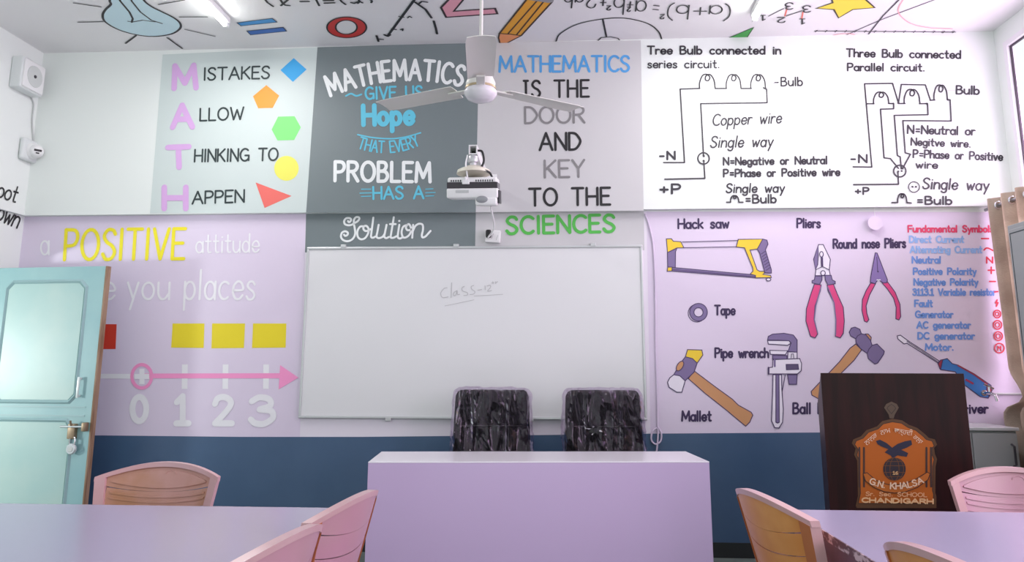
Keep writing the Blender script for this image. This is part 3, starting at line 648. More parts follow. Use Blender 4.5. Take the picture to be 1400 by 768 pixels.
for s, a, b, c in (('=', (904, 4), (893, 3), 18), ('a', (884, 1), (870, 1), 24), ('+', (866, 0), (857, 0), 16), ('b', (854, -4), (840, -4), 24), ('+', (829, -3), (820, -3), 16), ('2ab', (816, -9), (772, -9), 20), ('2', (862, 10), (858, 10), 6), ('2', (835, 8), (830, 8), 6), ('2', (908, 20), (903, 20), 6)):
    for pts, closed in lay_text(s, a, b, c, .1): ribbon(bm, [CE(p, 3) for p in pts], .011, CE.n, closed)
obj('formula', bm, paint((34, 34, 38)), ceiling, smooth='flatpaint')
arc_ = c2(catmull([(760,57,0),(766,46,0),(790,33,0),(825,26,0),(855,25,0),(885,32,0),(900,43,0),(905,55,0)], 6))
painting('painted_protractor', ceiling, CE, [CL(arc_, .012), CL([(824,26),(829,50)], .014), CL([(816,57),(822,51.5),(835,50.5),(845,52.5),(848,56)], .01)], 'thin half circle drawing')
tri = [(991, 54), (1030.5, 37.5), (1019.5, 54)]
painting('painted_triangle', ceiling, CE, [('fill', tri, (64, 168, 72)), ('loop', tri, .008, (30, 60, 34))], 'green triangle')
bm = NB()
for s, a, b, c in (('3', (1084, 4), (1074, 4), 9), ('3', (1108, 8), (1098, 8), 9), ('1', (1046, 21), (1040, 21), 7), ('2', (1073, 24), (1063, 24), 7), ('1', (1100, 26), (1094, 26), 7)):
    for pts, closed in lay_text(s, a, b, c): ribbon(bm, [CE(p, 3) for p in pts], .012, CE.n, closed)
obj('numeral', bm, paint((40, 40, 44)), ceiling, 'small upside-down numbers', smooth='flatpaint')
painting('painted_lines', ceiling, CE, [CL([(1051,22),(1071,12)], .01), CL([(1075,22),(1096,15)], .01), CL([(1076,12),(1073,22)], .01, (226, 110, 96)), CL([(1098,16),(1096,26)], .01, (226, 110, 96))], 'black and red joining strokes')
star = [(1116,11.5),(1138.5,4),(1134,-14),(1152,-6),(1172,-22),(1178,-8),(1200,-9),(1184,0),(1196,10.5),(1166,13),(1146.5,24.5),(1140,13)]
painting('painted_star', ceiling, CE, [('fill', star, (246, 220, 62)), ('loop', star, .012, (60, 54, 30))], 'yellow star')
painting('painted_graph', ceiling, CE, [CL([(1114,42.5),(1306,44)], .01, (60, 56, 64)), CL([(1143,54),(1205,27),(1280,-1)], .009, (80, 76, 84)), CL([(1181,55),(1207,22),(1232,-3)], .011, (60, 56, 64)),
    CL(c2(catmull([(1236,-2,0),(1229,10,0),(1230,20,0),(1245,32,0),(1270,38,0),(1302,39.5,0)], 5)), .008, (242, 176, 178)), CL(c2(catmull([(1126,53,0),(1140,48,0),(1160,46,0),(1172,49,0),(1175,54,0)], 5)), .008, (242, 176, 178))]
    + [CL([(x+1.2, y-1.2), (x-1.2, y+1.2)], .008, (60, 56, 64)) for x, y in [(1116+13.4*i, 42.5+.1*i) for i in range(15)]], 'black graph axis with crossing lines')

# ------------------------------------------------------------------ whiteboard
bx0, bx1, bz0, bz1 = -1.842, .601, .885, 2.104
wb = thing('whiteboard', 'large white writing board screwed to the middle of the front wall', 'whiteboard', (-.62, 0, bz0))
bm = NB(); box(bm, (bx0+.012, -.02, bz0+.012), (bx1-.012, -.002, bz1-.012)); obj('writing_surface', bm, BOARD, wb, world=True)
bm = NB()
for a, b in (((bx0, -.028, bz0), (bx1, -.001, bz0+.018)), ((bx0, -.028, bz1-.018), (bx1, -.001, bz1)), ((bx0, -.028, bz0+.016), (bx0+.018, -.001, bz1-.016)), ((bx1-.018, -.028, bz0+.016), (bx1, -.001, bz1-.016))): rbox(bm, a, b, .004)
obj('frame', bm, ALU, wb, world=True)
for x, z in ((-1.57, bz1+.004), (-.74, bz1+.004), (.25, bz1+.004), (-1.2, bz0-.004), (-.2, bz0-.004)):
    bm = NB(); rbox(bm, (x-.02, -.032, z-.012), (x+.02, -.001, z+.012), .003); obj('clip', bm, ALU, wb, world=True)
zw = lambda l: sc(l, (590, 370), 12.73)
cls = [[(270,295),(215,310),(160,390),(190,465),(290,455)], [(352,210),(338,465)], [(440,345),(390,380),(385,430),(425,420),(445,345),(450,410),(490,410)], [(570,270),(530,300),(540,350),(620,380),(625,420),(560,430)], [(735,255),(690,275),(700,320),(755,365),(730,405),(670,412)], [(805,340),(870,328)], [(930,260),(935,330)], [(965,265),(1020,255),(1025,290),(975,355),(1045,345)], [(1045,210),(1085,205)], [(1065,190),(1070,225)], [(1115,190),(1118,225)], [(1120,205),(1150,190)]]
bm = NB()
for q in cls: ribbon(bm, [BRD(p, 1) for p in zw([(v[0], v[1]) for v in catmull([(x, y, 0) for x, y in q], 5)])], 1.0*PXM, NY)
for q in ([(230,612),(740,505)], [(740,440),(1240,410)]): ribbon(bm, [BRD(p, 1) for p in zw(q)], .7*PXM, NY)
obj('marker_writing', bm, paint((192, 191, 193)), wb, 'faint grey marker writing', smooth='flatpaint', world=True)

# ------------------------------------------------------------------ door leaf
HX, HY, FX, FY, DH = -4.04, -.25, -3.155, -.335, 1.932
da = math.atan2(FY-HY, FX-HX); dw = math.hypot(FX-HX, FY-HY)
dr = thing('door_1', None, None, (HX, HY, 0), da); tag(dr, 'open teal painted door leaf standing out from the left wall', None, kind='structure')
T_ = .038
bm = NB(); box(bm, (0, 0, .01), (dw-.012, T_, DH)); obj('door_leaf', bm, TEAL, dr)
bm = NB(); box(bm, (dw-.012, -.002, .01), (dw, T_+.002, DH)); obj('door_edge', bm, WOODEDGE, dr, 'bare brown wood edge')
def chamf(x0, z0, x1, z1, c): return [(x0+c, z0), (x1-c, z0), (x1, z0+c), (x1, z1-c), (x1-c, z1), (x0+c, z1), (x0, z1-c), (x0, z0+c)]
TEALP = mat('teal_panel_paint', (166, 196, 194), .35, mix=(176, 200, 196), mscale=2.5, bump=.03, bscale=14)
for z0, z1 in ((1.0, 1.83), (.16, .88)):
    bm = NB(); P = chamf(.12, z0, dw-.145, z1, .045)
    bmr = [(x, -.012, z) for x, z in P]
    pts = [Vector(p) for p in bmr]; n = len(pts)
    O_ = [Vector((x, 0, z)) for x, z in chamf(.107, z0-.013, dw-.132, z1+.013, .05)]; I_ = [Vector((x, 0, z)) for x, z in chamf(.133, z0+.013, dw-.158, z1-.013, .04)]
    ro_ = [bm.verts.new(p) for p in O_]; mm = [bm.verts.new(p) for p in pts]; ii = [bm.verts.new(p) for p in I_]
    for i in range(n):
        j = (i+1) % n; bm.faces.new((ro_[i], ro_[j], mm[j], mm[i])); bm.faces.new((mm[i], mm[j], ii[j], ii[i]))
    mo = obj('moulding', bm, mat('teal_moulding_paint', (150, 180, 184), .35), dr)
    bm = NB(); prism(bm, [(x, -.003, z) for x, z in chamf(.135, z0+.015, dw-.16, z1-.015, .04)], (0, .003, 0)); obj('door_panel', bm, TEALP, dr)
bm = NB(); box(bm, (.06, -.004, .905), (dw-.06, 0, .915)); box(bm, (.06, -.004, .965), (dw-.06, 0, .972)); obj('groove_strip', bm, MATS['teal_moulding_paint'], dr)
bm = NB(); rbox(bm, (dw-.122, -.03, 1.03), (dw-.104, -.022, 1.17), .003); rbox(bm, (dw-.120, -.024, 1.15), (dw-.106, 0, 1.165), .002); rbox(bm, (dw-.120, -.024, 1.035), (dw-.106, 0, 1.05), .002)
obj('handle', bm, mat('pale_handle', (216, 222, 222), .3, .3), dr, smooth=True)
lz = .835
bm = NB(); tube(bm, [(dw-.21, -.03, lz+.006), (dw-.03, -.03, lz+.006)], .008); obj('bolt_rod', bm, STEEL, dr, smooth=True)
bm = NB(); rbox(bm, (dw-.155, -.034, lz-.075), (dw-.10, -.0, lz+.025), .006); rbox(bm, (dw-.05, -.042, lz-.025), (dw-.018, 0, lz+.035), .008); tube(bm, [(dw-.13, -.03, lz+.01), (dw-.13, -.045, lz+.045)], .007)
obj('latch', bm, BRASS, dr, smooth=True)
pd = thing('padlock', 'small round silver padlock hanging from the teal door latch', 'padlock', (HX+math.cos(da)*(dw-.115), HY+math.sin(da)*(dw-.115)-.028, lz-.175), da)
bm = NB(); lathe(bm, [(0, -.012), (.03, -.012), (.036, -.006), (.036, .006), (.03, .012), (0, .012)], Matrix.Translation((0, 0, .036)) @ Matrix.Rotation(math.pi/2, 4, 'X')); obj('lock_body', bm, mat('lock_steel', (210, 212, 216), .25, .5), pd, smooth=True)
bm = NB(); tube(bm, [(-.019, 0, .06), (-.019, 0, .095)] + [(-.019*math.cos(t), 0, .095+.021*math.sin(t)) for t in (.5, 1, 1.57, 2.1, 2.6)] + [(.019, 0, .095), (.019, 0, .06)], .0055); obj('shackle', bm, CHROME, pd, smooth=True)
bm = NB(); lathe(bm, [(0, 0), (.018, 0), (.016, .002), (0, .002)], Matrix.Translation((0, -.0125, .034)) @ Matrix.Rotation(math.pi/2, 4, 'X')); obj('lock_face', bm, GPLAST, pd)

# ------------------------------------------------------------------ teacher's desk
dk = thing('teacher_desk', 'wide lilac laminate desk with closed front and glossy top, before two wrapped chairs', 'desk', (-.13, -1.02, 0), math.radians(5))
dx, dy = .905, .25
bm = NB(); rbox(bm, (-dx, -dy, .743), (dx, dy, .75), .002); obj('desk_top', bm, DESKTOP, dk)
bm = NB(); rbox(bm, (-dx, -dy, .012), (dx, -dy+.02, .743), .002); obj('front_panel', bm, DESK, dk)
for s in (-1, 1):
    bm = NB(); rbox(bm, (min(s*dx, s*(dx-.02)), -dy+.02, 0), (max(s*dx, s*(dx-.02)), dy, .743), .002); obj('side_panel', bm, DESK, dk)

# ------------------------------------------------------------------ executive chairs in plastic wrap
def exec_chair(x, label, seed, rz):
    t = thing('office_chair', label, 'chair', (x, -.44, 0), rz, 'plastic-wrapped office chairs behind the desk')
    rec = Matrix.Translation((0, .10, .80)) @ Matrix.Rotation(math.radians(-7), 4, 'X')
    def bend(p, q): return Vector((q.x*(1-.04*max(0, q.z/.3)), q.y - .02*(1-(q.x/.26)**2), q.z))
    bm = NB(); roundcube(bm, (.252, .05, .295), .045, 14, bend, rec); bk = obj('backrest', bm, BLACK, t, smooth=True, autosm=80)
    bm = NB()
    for zz in (-.1, .06): tube(bm, [rec @ Vector((-.2, -.066+.02*0, zz)), rec @ Vector((0, -.0715, zz)), rec @ Vector((.2, -.066, zz))], .004, 6)
    obj('seam', bm, BLACKP, bk, smooth=True)
    def crinkle(p, q):
        q = bend(p, q)
        a = noise.noise(Vector((q.x*9+seed, q.z*5, q.y*9))); b = noise.noise(Vector(((q.x+q.z*.8)*26+seed*3, (q.z-q.x*.8)*7, q.y*10)))
        d = .006*abs(a)*2 + .014*abs(b)
        n = Vector((q.x/.262, q.y/.06*1.4, q.z/.305)); n = Vector((n.x**3, n.y**3, n.z**3))
        n = n.normalized() if n.length > 1e-4 else Vector((0, -1, 0))
        return q + n*d
    bm = NB(); roundcube(bm, (.266, .062, .305), .05, 44, crinkle, rec); obj('plastic_wrap', bm, FILM, bk, 'clear crinkled plastic wrapping', smooth=True, autosm=80)
    wrap = bk.children[-1]
    if seed > 5:
        ctr = Vector((-.062, -.089, .035)); q_ = []
        for k in range(14):
            a = 2*math.pi*k/14; rr = .020 if k % 2 else .034
            q_.append(ctr + Vector((rr*1.25*math.cos(a+.2*math.sin(k*3)), 0, rr*.8*math.sin(a))))
        bm = NB(); prism(bm, [rec @ p for p in q_], (0, .004, 0)); obj('torn_hole', bm, BLACKP, bk, 'black torn hole')
        for k in (0, 4, 6, 10):
            bm = NB()
            p = q_[k]; o_ = (p-ctr)
            v = [bm.verts.new(rec @ x) for x in (ctr+o_*.75+Vector((.006, -.002, .004)), ctr+o_*.8+Vector((-.006, -.002, -.004)), ctr+o_*1.35+Vector((random.uniform(-.012, .012), -.012, random.uniform(-.012, .012))))]
            bm.faces.new(v)
            obj('torn_flap', bm, mat('torn_film_edge', (200, 196, 206), .2), bk)
    bm = NB(); roundcube(bm, (.25, .25, .05), .045, 10, None, Matrix.Translation((0, -.19, .47))); obj('seat', bm, BLACK, t, smooth=True, autosm=80)
    bm = NB(); tube(bm, [(0, -.15, .42), (0, -.15, .30)], .03, 14); tube(bm, [(0, -.15, .30), (0, -.15, .08)], .022, 14); obj('gas_lift', bm, CHROME, t, smooth=True)
    bm = NB(); tube(bm, [(0, -.1, .42), (0, .1, .42), (0, .17, .50), (0, .145, .62)], .018, 8); obj('back_bracket', bm, BLACKP, t, smooth=True)
    bm = NB()
    for k in range(5):
        a = 2*math.pi*k/5+.3; tube(bm, [(0, -.15, .10), (.27*math.cos(a), -.15+.27*math.sin(a), .075)], [.024, .014], 8)
    obj('star_base', bm, CHROME, t, smooth=True)
    for k in range(5):
        a = 2*math.pi*k/5+.3; c = (.27*math.cos(a), -.15+.27*math.sin(a), .028)
        bm = NB(); lathe(bm, [(0, -.02), (.025, -.02), (.028, -.014), (.028, .014), (.025, .02), (0, .02)], Matrix.Translation(c) @ Matrix.Rotation(a, 4, 'Z') @ Matrix.Rotation(math.pi/2, 4, 'X'), 14); tube(bm, [(c[0], c[1], .03), (c[0], c[1], .078)], .006, 6); obj('caster', bm, BLACKP, t, smooth=True)
exec_chair(-.445, 'black wrapped office chair behind the middle of the lilac desk, nearer the door', 1.3, 0)
exec_chair(.282, 'black wrapped office chair with a torn hole in its film, nearer the podium', 7.7, 0)

# ------------------------------------------------------------------ classroom tables
def table(x0, x1, y0, y1, label, inner):
    cx, cy = (x0+x1)/2, (y0+y1)/2; hx, hy = (x1-x0)/2, (y1-y0)/2
    t = thing('classroom_table', label, 'table', (cx, cy, 0), 0, 'student tables at the front of the room')
    bm = NB(); rbox(bm, (-hx, -hy, .728), (hx, hy, .75), .002); obj('tabletop', bm, TABLE, t)
    bm = NB()
    for a, b in (((-hx-.004, -hy-.004, .724), (-hx, hy+.004, .7494)), ((hx, -hy-.004, .724), (hx+.004, hy+.004, .7494)), ((-hx, hy, .724), (hx, hy+.004, .7494)), ((-hx, -hy-.004, .724), (hx, -hy, .7494))): box(bm, a, b)
    obj('edge_band', bm, TEDGE, t, 'chipped brown edge banding')
    bm = NB()
    for a, b in (((-hx+.004, -hy+.02, .60), (-hx+.024, hy-.02, .728)), ((hx-.024, -hy+.02, .60), (hx-.004, hy-.02, .728)), ((-hx+.024, hy-.04, .63), (hx-.024, hy-.02, .728)), ((-hx+.024, -hy+.02, .63), (hx-.024, -hy+.04, .728))): box(bm, a, b)
    obj('apron', bm, TBROWN, t)
    for sx in (-1, 1):
        for sy in (-1, 1):
            bm = NB(); rbox(bm, (sx*(hx-.50)-.025, sy*(hy-.10)-.025, 0), (sx*(hx-.50)+.025, sy*(hy-.10)+.025, .728), .004); obj('leg', bm, TBROWN, t)
table(-2.62, -.765, -3.53, -2.685, 'lilac grey classroom table in front of the teal door', 1)
table(.81, 2.75, -3.35, -2.60, 'lilac classroom table with chipped brown edge in front of the podium', -1)

# ------------------------------------------------------------------ moulded plastic chairs
def cy_(x, z): return .165 + .11*(z-.44)/.4 + .060*(1-(x/.25)**2)
def slabg(bm, nx, nz, f, yf, yb):
    fr = []; bk = []
    for j in range(nz+1):
        a = []; b = []
        for i in range(nx+1):
            x, z = f(i/nx, j/nz); y = cy_(x, z)
            a.append(bm.verts.new((x, y+yf, z))); b.append(bm.verts.new((x, y+yb, z)))
        fr.append(a); bk.append(b)
    for j in range(nz):
        for i in range(nx):
            bm.faces.new((fr[j][i], fr[j][i+1], fr[j+1][i+1], fr[j+1][i])); bm.faces.new((bk[j][i+1], bk[j][i], bk[j+1][i], bk[j+1][i+1]))
    for i in range(nx):
        bm.faces.new((fr[0][i+1], fr[0][i], bk[0][i], bk[0][i+1])); bm.faces.new((fr[nz][i], fr[nz][i+1], bk[nz][i+1], bk[nz][i]))
    for j in range(nz):
        bm.faces.new((fr[j][0], fr[j+1][0], bk[j+1][0], bk[j][0])); bm.faces.new((fr[j+1][nx], fr[j][nx], bk[j][nx], bk[j+1][nx]))
def hw(z): return .200 + .052*(z-.42)/.38
def ztop(x): return .848 - .050*(x/.252)**2
def make_chair():
    t = thing('plastic_chair', 'x', 'chair')
    fw_ = .034
    bm = NB()
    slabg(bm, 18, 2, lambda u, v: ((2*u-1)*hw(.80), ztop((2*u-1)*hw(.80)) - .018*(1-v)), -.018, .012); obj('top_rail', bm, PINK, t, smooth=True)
    for s in (-1, 1):
        bm = NB()
        def f(u, v, s=s):
            z = .41 + (ztop(hw(.80)) - .018 - .41 + .002)*v
            a = hw(z) - fw_*(1-u); return (s*a, z if v < 1 else ztop(s*a)-.016)
        slabg(bm, 2, 10, f, -.020, .014); bm.normal_update()
        bmesh.ops.recalc_face_normals(bm, faces=bm.faces)
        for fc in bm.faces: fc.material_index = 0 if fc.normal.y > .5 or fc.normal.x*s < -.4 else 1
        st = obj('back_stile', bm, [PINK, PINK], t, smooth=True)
    def inner(z): return hw(z) - fw_ + .001
    def zlow(x): return .757 - .024*(1-(x/.2)**2)
    bm = NB(); slabg(bm, 14, 8, lambda u, v: ((2*u-1)*inner(.76), zlow((2*u-1)*inner(.76))*(1-v) + v*(ztop((2*u-1)*inner(.76))-.0175)), -.006, .008)
    slabg(bm, 14, 6, lambda u, v: ((2*u-1)*(inner(.76)-.02), (zlow((2*u-1)*inner(.76))+.014)*(1-v) + v*(ztop((2*u-1)*inner(.76))-.032)), -.0125, -.005)
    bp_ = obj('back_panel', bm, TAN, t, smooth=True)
    bm = NB(); A = ell(.03, .80, .022, .015, 0, 180, n=20)
    tube(bm, [(x, cy_(x, z)-.0135, z) for x, z in A], .0022, 5); obj('moulded_mark', bm, TAN, bp_, smooth=True)
    for za, zb in ((.690, .7545), (.618, .686), (.445, .614)):
        bm = NB(); slabg(bm, 14, 4, lambda u, v: ((2*u-1)*inner((za+zb)/2), za + (zb-za)*v - .022*(1-((2*u-1)))*(1+(2*u-1))*1.0), -.006, .008)
        for q in (.35, .65): slabg(bm, 14, 1, lambda u, v: ((2*u-1)*(inner((za+zb)/2)-.015), za + (zb-za)*(q+.12*v) - .022*(1-(2*u-1)**2)), -.010, -.005)
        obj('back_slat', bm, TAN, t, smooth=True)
    bm = NB(); roundcube(bm, (.225, .215, .018), .017, 10, lambda p, q: Vector((q.x*(1-.08*(q.y/.215)), q.y, q.z - .012*(1-(q.x/.225)**2))), Matrix.Translation((0, -.035, .425))); obj('seat', bm, PINK, t, smooth=True, autosm=60)
    for sx in (-1, 1):
        bm = NB()
        P0 = Vector((sx*.19, -.215, .415)); P1 = Vector((sx*.205, -.235, 0))
        tube(bm, [P0, (P0+P1)/2, P1], [.03, .024, .019], 8); obj('leg', bm, PINK, t, smooth=True)
        bm = NB(); P0 = Vector((sx*.185, .16, .43)); P1 = Vector((sx*.21, .245, 0))
        tube(bm, [P0, (P0+P1)/2, P1], [.03, .024, .019], 8); obj('leg', bm, PINK, t, smooth=True)
    return t
proto = make_chair()
def dup(root):
    r = root.copy(); COL.objects.link(r)
    for ch in list(root.children):
        c = ch.copy(); COL.objects.link(c); c.parent = r
        for g in ch.children:
            d_ = g.copy(); COL.objects.link(d_); d_.parent = c
    return r
def setm(o, m):
    o.material_slots[0].link = 'OBJECT'; o.material_slots[0].material = m
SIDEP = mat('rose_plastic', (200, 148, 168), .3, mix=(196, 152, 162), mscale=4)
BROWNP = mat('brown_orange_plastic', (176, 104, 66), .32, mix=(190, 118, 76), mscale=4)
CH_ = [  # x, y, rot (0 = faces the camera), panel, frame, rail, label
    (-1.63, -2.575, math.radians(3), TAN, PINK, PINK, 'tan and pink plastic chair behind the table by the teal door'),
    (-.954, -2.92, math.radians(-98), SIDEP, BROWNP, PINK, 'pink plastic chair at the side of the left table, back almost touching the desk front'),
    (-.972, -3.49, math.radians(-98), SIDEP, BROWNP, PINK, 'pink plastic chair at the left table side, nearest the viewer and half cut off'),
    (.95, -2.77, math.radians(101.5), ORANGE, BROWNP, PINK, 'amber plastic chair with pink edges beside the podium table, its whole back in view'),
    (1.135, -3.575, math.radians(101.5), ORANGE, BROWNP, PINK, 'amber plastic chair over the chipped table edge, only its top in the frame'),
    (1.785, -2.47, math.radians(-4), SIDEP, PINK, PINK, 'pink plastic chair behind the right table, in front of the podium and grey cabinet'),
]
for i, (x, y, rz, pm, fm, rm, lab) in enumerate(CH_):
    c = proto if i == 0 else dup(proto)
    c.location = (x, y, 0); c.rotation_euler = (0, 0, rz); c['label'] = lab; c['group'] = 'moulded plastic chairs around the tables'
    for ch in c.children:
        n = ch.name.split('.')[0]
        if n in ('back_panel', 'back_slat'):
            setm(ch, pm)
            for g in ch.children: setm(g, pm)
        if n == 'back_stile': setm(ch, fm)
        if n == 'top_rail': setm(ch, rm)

# ------------------------------------------------------------------ podium
pL, pR = POD((1122, 512), 0), POD((1317.5, 508), 0)
pz = (pL.z+pR.z)/2; pc = (pL+pR)/2; hwid = Vector((pR.x-pL.x, pR.y-pL.y)).length/2
po = thing('podium', 'dark mahogany lectern with an orange school crest, behind the right table', 'podium', (pc.x, pc.y, 0), PODA)
bm = NB(); rbox(bm, (-hwid, 0, .02), (hwid, .02, pz), .002); fp = obj('front_panel', bm, MAHOG, po)
for s in (-1, 1):
    bm = NB(); x0, x1 = sorted((s*hwid, s*(hwid-.02)))
    prism(bm, [(x0, .02, 0), (x0, .46, 0), (x0, .46, 1.06), (x0, .02, pz-.01)], (x1-x0, 0, 0)); obj('side_panel', bm, MAHOG, po)
bm = NB(); prism(bm, [(-hwid+.02, .03, pz-.035), (-hwid+.02, .46, 1.03), (-hwid+.02, .46, 1.055), (-hwid+.02, .03, pz-.01)], (2*hwid-.04, 0, 0)); obj('reading_top', bm, MAHOG, po)
bm = NB(); box(bm, (-hwid+.02, .03, .60), (hwid-.02, .44, .62)); obj('shelf', bm, MAHOG, po)
oE, kE = (1150, 540), 4.8
e = lambda l: sc(l, oE, kE)
OR = (190, 96, 16); OD = (92, 58, 32); NV = (40, 36, 62); CRM = (232, 196, 160)
shape = [(70,315),(80,290),(130,270),(165,230),(235,205),(270,170),(335,155),(400,165),(445,195),(500,215),(550,255),(575,280),(615,290),(630,325),(610,345),(615,385),(630,420),(620,470),(618,640),(625,665),(625,730),(95,730),(110,660),(105,430),(85,390),(95,350)]
inn = [(348+(x-348)*.93, 440+(y-440)*.93) for x, y in shape]
M1 = 1/262.
it = [('fill', e(shape), OD), ('fill', e(inn), OR), ('loop', e(inn), .8*M1, (60, 34, 26)), ('fill', e([(330,42),(365,58),(378,82),(352,128),(345,152),(318,152),(312,128),(282,82),(296,58)]), (92, 72, 58)), ('loop', e([(330,60),(352,75),(358,88),(330,122),(302,88),(308,75)]), .8*M1, (60, 44, 40))]
for x in (120, 150, 560, 590): it.append(('line', e([(x, 345), (x, 600)]), 2.2*M1, (70, 46, 40)))
it += [('fill', e([(228,300),(255,292),(300,315),(335,345),(370,320),(420,302),(460,295),(466,325),(430,345),(395,358),(440,380),(430,405),(370,395),(355,405),(340,420),(325,395),(285,375),(310,355),(262,335),(240,322)]), NV), ('fill', e(ell(350, 485, 74, 76, n=30)), (46, 36, 48))]
for k in (-50, -22, 22, 50): it.append(('line', e([(350-math.sqrt(74**2-k*k), 485+k), (350+math.sqrt(74**2-k*k), 485+k)]), .7*M1, (120, 72, 40)))
for k in (30, 60): it.append(('loop', e(ell(350, 485, k, 75)), .6*M1, (120, 72, 40)))
band = [(145,515),(170,508),(230,560),(300,585),(350,590),(420,580),(490,552),(565,505),(585,515),(570,555),(500,605),(420,635),(350,642),(280,632),(215,605),(160,562)]
it += [('fill', e(band), (196, 106, 34)), ('loop', e(band), .9*M1, (66, 38, 28)), ('line', e([(105,735),(620,735)]), 2*M1, OD)]
em = painting('crest', fp, POD, it, 'orange and navy painted school crest', world=True)
for s, a, b, c, w_, arc, rgb in (('G.N. KHALSA', (184, 578), (543, 572), 38, 1.5, -8.2, (240, 206, 176)), ('Sr. Sec. SCHOOL', (163, 659), (562, 667), 25, 1.0, 0, (232, 176, 128)), ('CHANDIGARH', (138, 702), (603, 711), 28, 1.7, 0, (236, 190, 140)), ('16', (340, 520), (372, 520), 20, .9, 0, (214, 170, 120))):
    text(em, POD, s, e([a])[0], e([b])[0], c/kE, w_, rgb, arc=arc, pxm=M1, world=True, lay=9)
def gur(s, c, h, rot):
    cu = bpy.data.curves.new('t', 'FONT'); cu.body = s; cu.size = 1; cu.align_x = 'CENTER'
    ob = bpy.data.objects.new('t', cu); COL.objects.link(ob)
    dg = bpy.context.evaluated_depsgraph_get(); me = bpy.data.meshes.new_from_object(ob.evaluated_get(dg))
    bm = NB(); bm.from_mesh(me); bpy.data.objects.remove(ob); bpy.data.curves.remove(cu); bpy.data.meshes.remove(me)
    cr, sr = math.cos(math.radians(rot)), math.sin(math.radians(rot))
    for v in bm.verts:
        x, y = v.co.x*h, -(v.co.y-.3)*h
        v.co = POD(e([(c[0]+x*cr-y*sr, c[1]+x*sr+y*cr)])[0], 9)
    for f in bm.faces: f.material_index = 0
    obj('lettering', bm, paint((240, 214, 190)), em, smooth='flatpaint', world=True)
for s, c, r in (('ਨਾਨਕ', (197, 290), -40), ('ਨਾਮ', (290, 240), -16), ('ਚੜ੍ਹਦੀ', (408, 242), 10), ('ਕਲਾ', (502, 293), 40)): gur(s, c, 45, r)

# ------------------------------------------------------------------ ceiling fan
fx, fy, fz = -.356, -2.1, 2.497
fan = thing('ceiling_fan', 'white three-bladed ceiling fan on a long rod over the room', 'fan', (fx, fy, fz))
bm = NB(); tube(bm, [(0, 0, .06), (0, 0, Z_CEIL-fz-.06)], .0085, 10); obj('down_rod', bm, FANW, fan, smooth=True)
bm = NB(); lathe(bm, [(.012, Z_CEIL-fz-.14), (.05, Z_CEIL-fz-.06), (.06, Z_CEIL-fz), (0, Z_CEIL-fz)]); obj('canopy', bm, FANW, fan, smooth=True)
bm = NB(); lathe(bm, [(0, -.042), (.03, -.04), (.06, -.028), (.077, -.006), (.078, .006), (.07, .02)]); obj('motor_cover', bm, mat('white_gloss_enamel', (232, 228, 234), .2), fan, smooth=True, autosm=60)
bm = NB(); lathe(bm, [(.066, .018), (.073, .021), (.073, .03), (.066, .033)]); obj('trim_ring', bm, GOLD, fan, smooth=True)
bm = NB(); lathe(bm, [(.066, .03), (.07, .05), (.06, .075), (.02, .085), (.012, .16), (0, .16)]); obj('motor_housing', bm, FANW, fan, smooth=True)
def blade(ang):
    R_ = Matrix.Rotation(ang, 4, 'Z') @ Matrix.Translation((0, 0, .03))
    bm = NB(); rows = []
    for i in range(13):
        t = i/12; r = .13 + .435*t; wd = .060 + .004*t
        if t > .9: wd *= .97 if t < .95 else .88
        tw = math.radians(8 - 4*t)
        row = []
        for k in range(5):
            s = -1+k/2; cam_ = .006*(1-s*s)
            row.append(Vector((r, s*wd*math.cos(tw), s*wd*math.sin(tw)+cam_)))
        rows.append(row)
    top = [[bm.verts.new(R_ @ p) for p in row] for row in rows]; bot = [[bm.verts.new(R_ @ (p-Vector((0, 0, .003)))) for p in row] for row in rows]
    for i in range(12):
        for k in range(4):
            bm.faces.new((top[i][k], top[i+1][k], top[i+1][k+1], top[i][k+1])); bm.faces.new((bot[i][k+1], bot[i+1][k+1], bot[i+1][k], bot[i][k]))
        bm.faces.new((top[i][0], bot[i][0], bot[i+1][0], top[i+1][0])); bm.faces.new((top[i+1][4], bot[i+1][4], bot[i][4], top[i][4]))
    for k in range(4):
        bm.faces.new((top[0][k], top[0][k+1], bot[0][k+1], bot[0][k])); bm.faces.new((top[12][k+1], top[12][k], bot[12][k], bot[12][k+1]))
    bl = obj('blade', bm, FANW, fan, smooth=True)
    bm = NB(); rbox(bm, (.06, -.02, -.004), (.17, .02, .004), .003, M=R_ @ Matrix.Translation((0, 0, -.008))); obj('blade_bracket', bm, FANW, bl)
for k in range(3): blade(math.radians(-84+120*k))

# ------------------------------------------------------------------ projector on its arm
ax = -.512
mt = thing('projector_mount', 'white square tube arm reaching out of the wall above the projector', 'bracket', (ax, 0, 2.54))
bm = NB()
s_, h_ = .026, .019
box(bm, (-s_, -1.02, -.03), (-h_, -BEAM, .03)); box(bm, (h_, -1.02, -.03), (s_, -BEAM, .03)); box(bm, (-h_, -1.02, h_+.004), (h_, -BEAM, .03)); box(bm, (-h_, -1.02, -.03), (h_, -BEAM, -h_-.004))
obj('arm', bm, WPLAST, mt)
bm = NB(); box(bm, (-h_, -.9, -.02), (h_, -.88, .02)); obj('hollow_shade', bm, BLACKP, mt)  # black plug standing in for the shade inside the hollow arm
bm = NB(); rbox(bm, (-.07, -BEAM-.008, -.09), (.07, -BEAM, .09), .003); obj('wall_plate', bm, WPLAST, mt)
bm = NB(); tube(bm, [(0, -.99, -.025), (0, -.99, -.108)], .022, 14); lathe(bm, [(.03, 0), (.034, .01), (.034, .03), (.03, .04)], Matrix.Translation((0, -.99, -.075))); obj('drop_column', bm, ALU, mt, smooth=True)
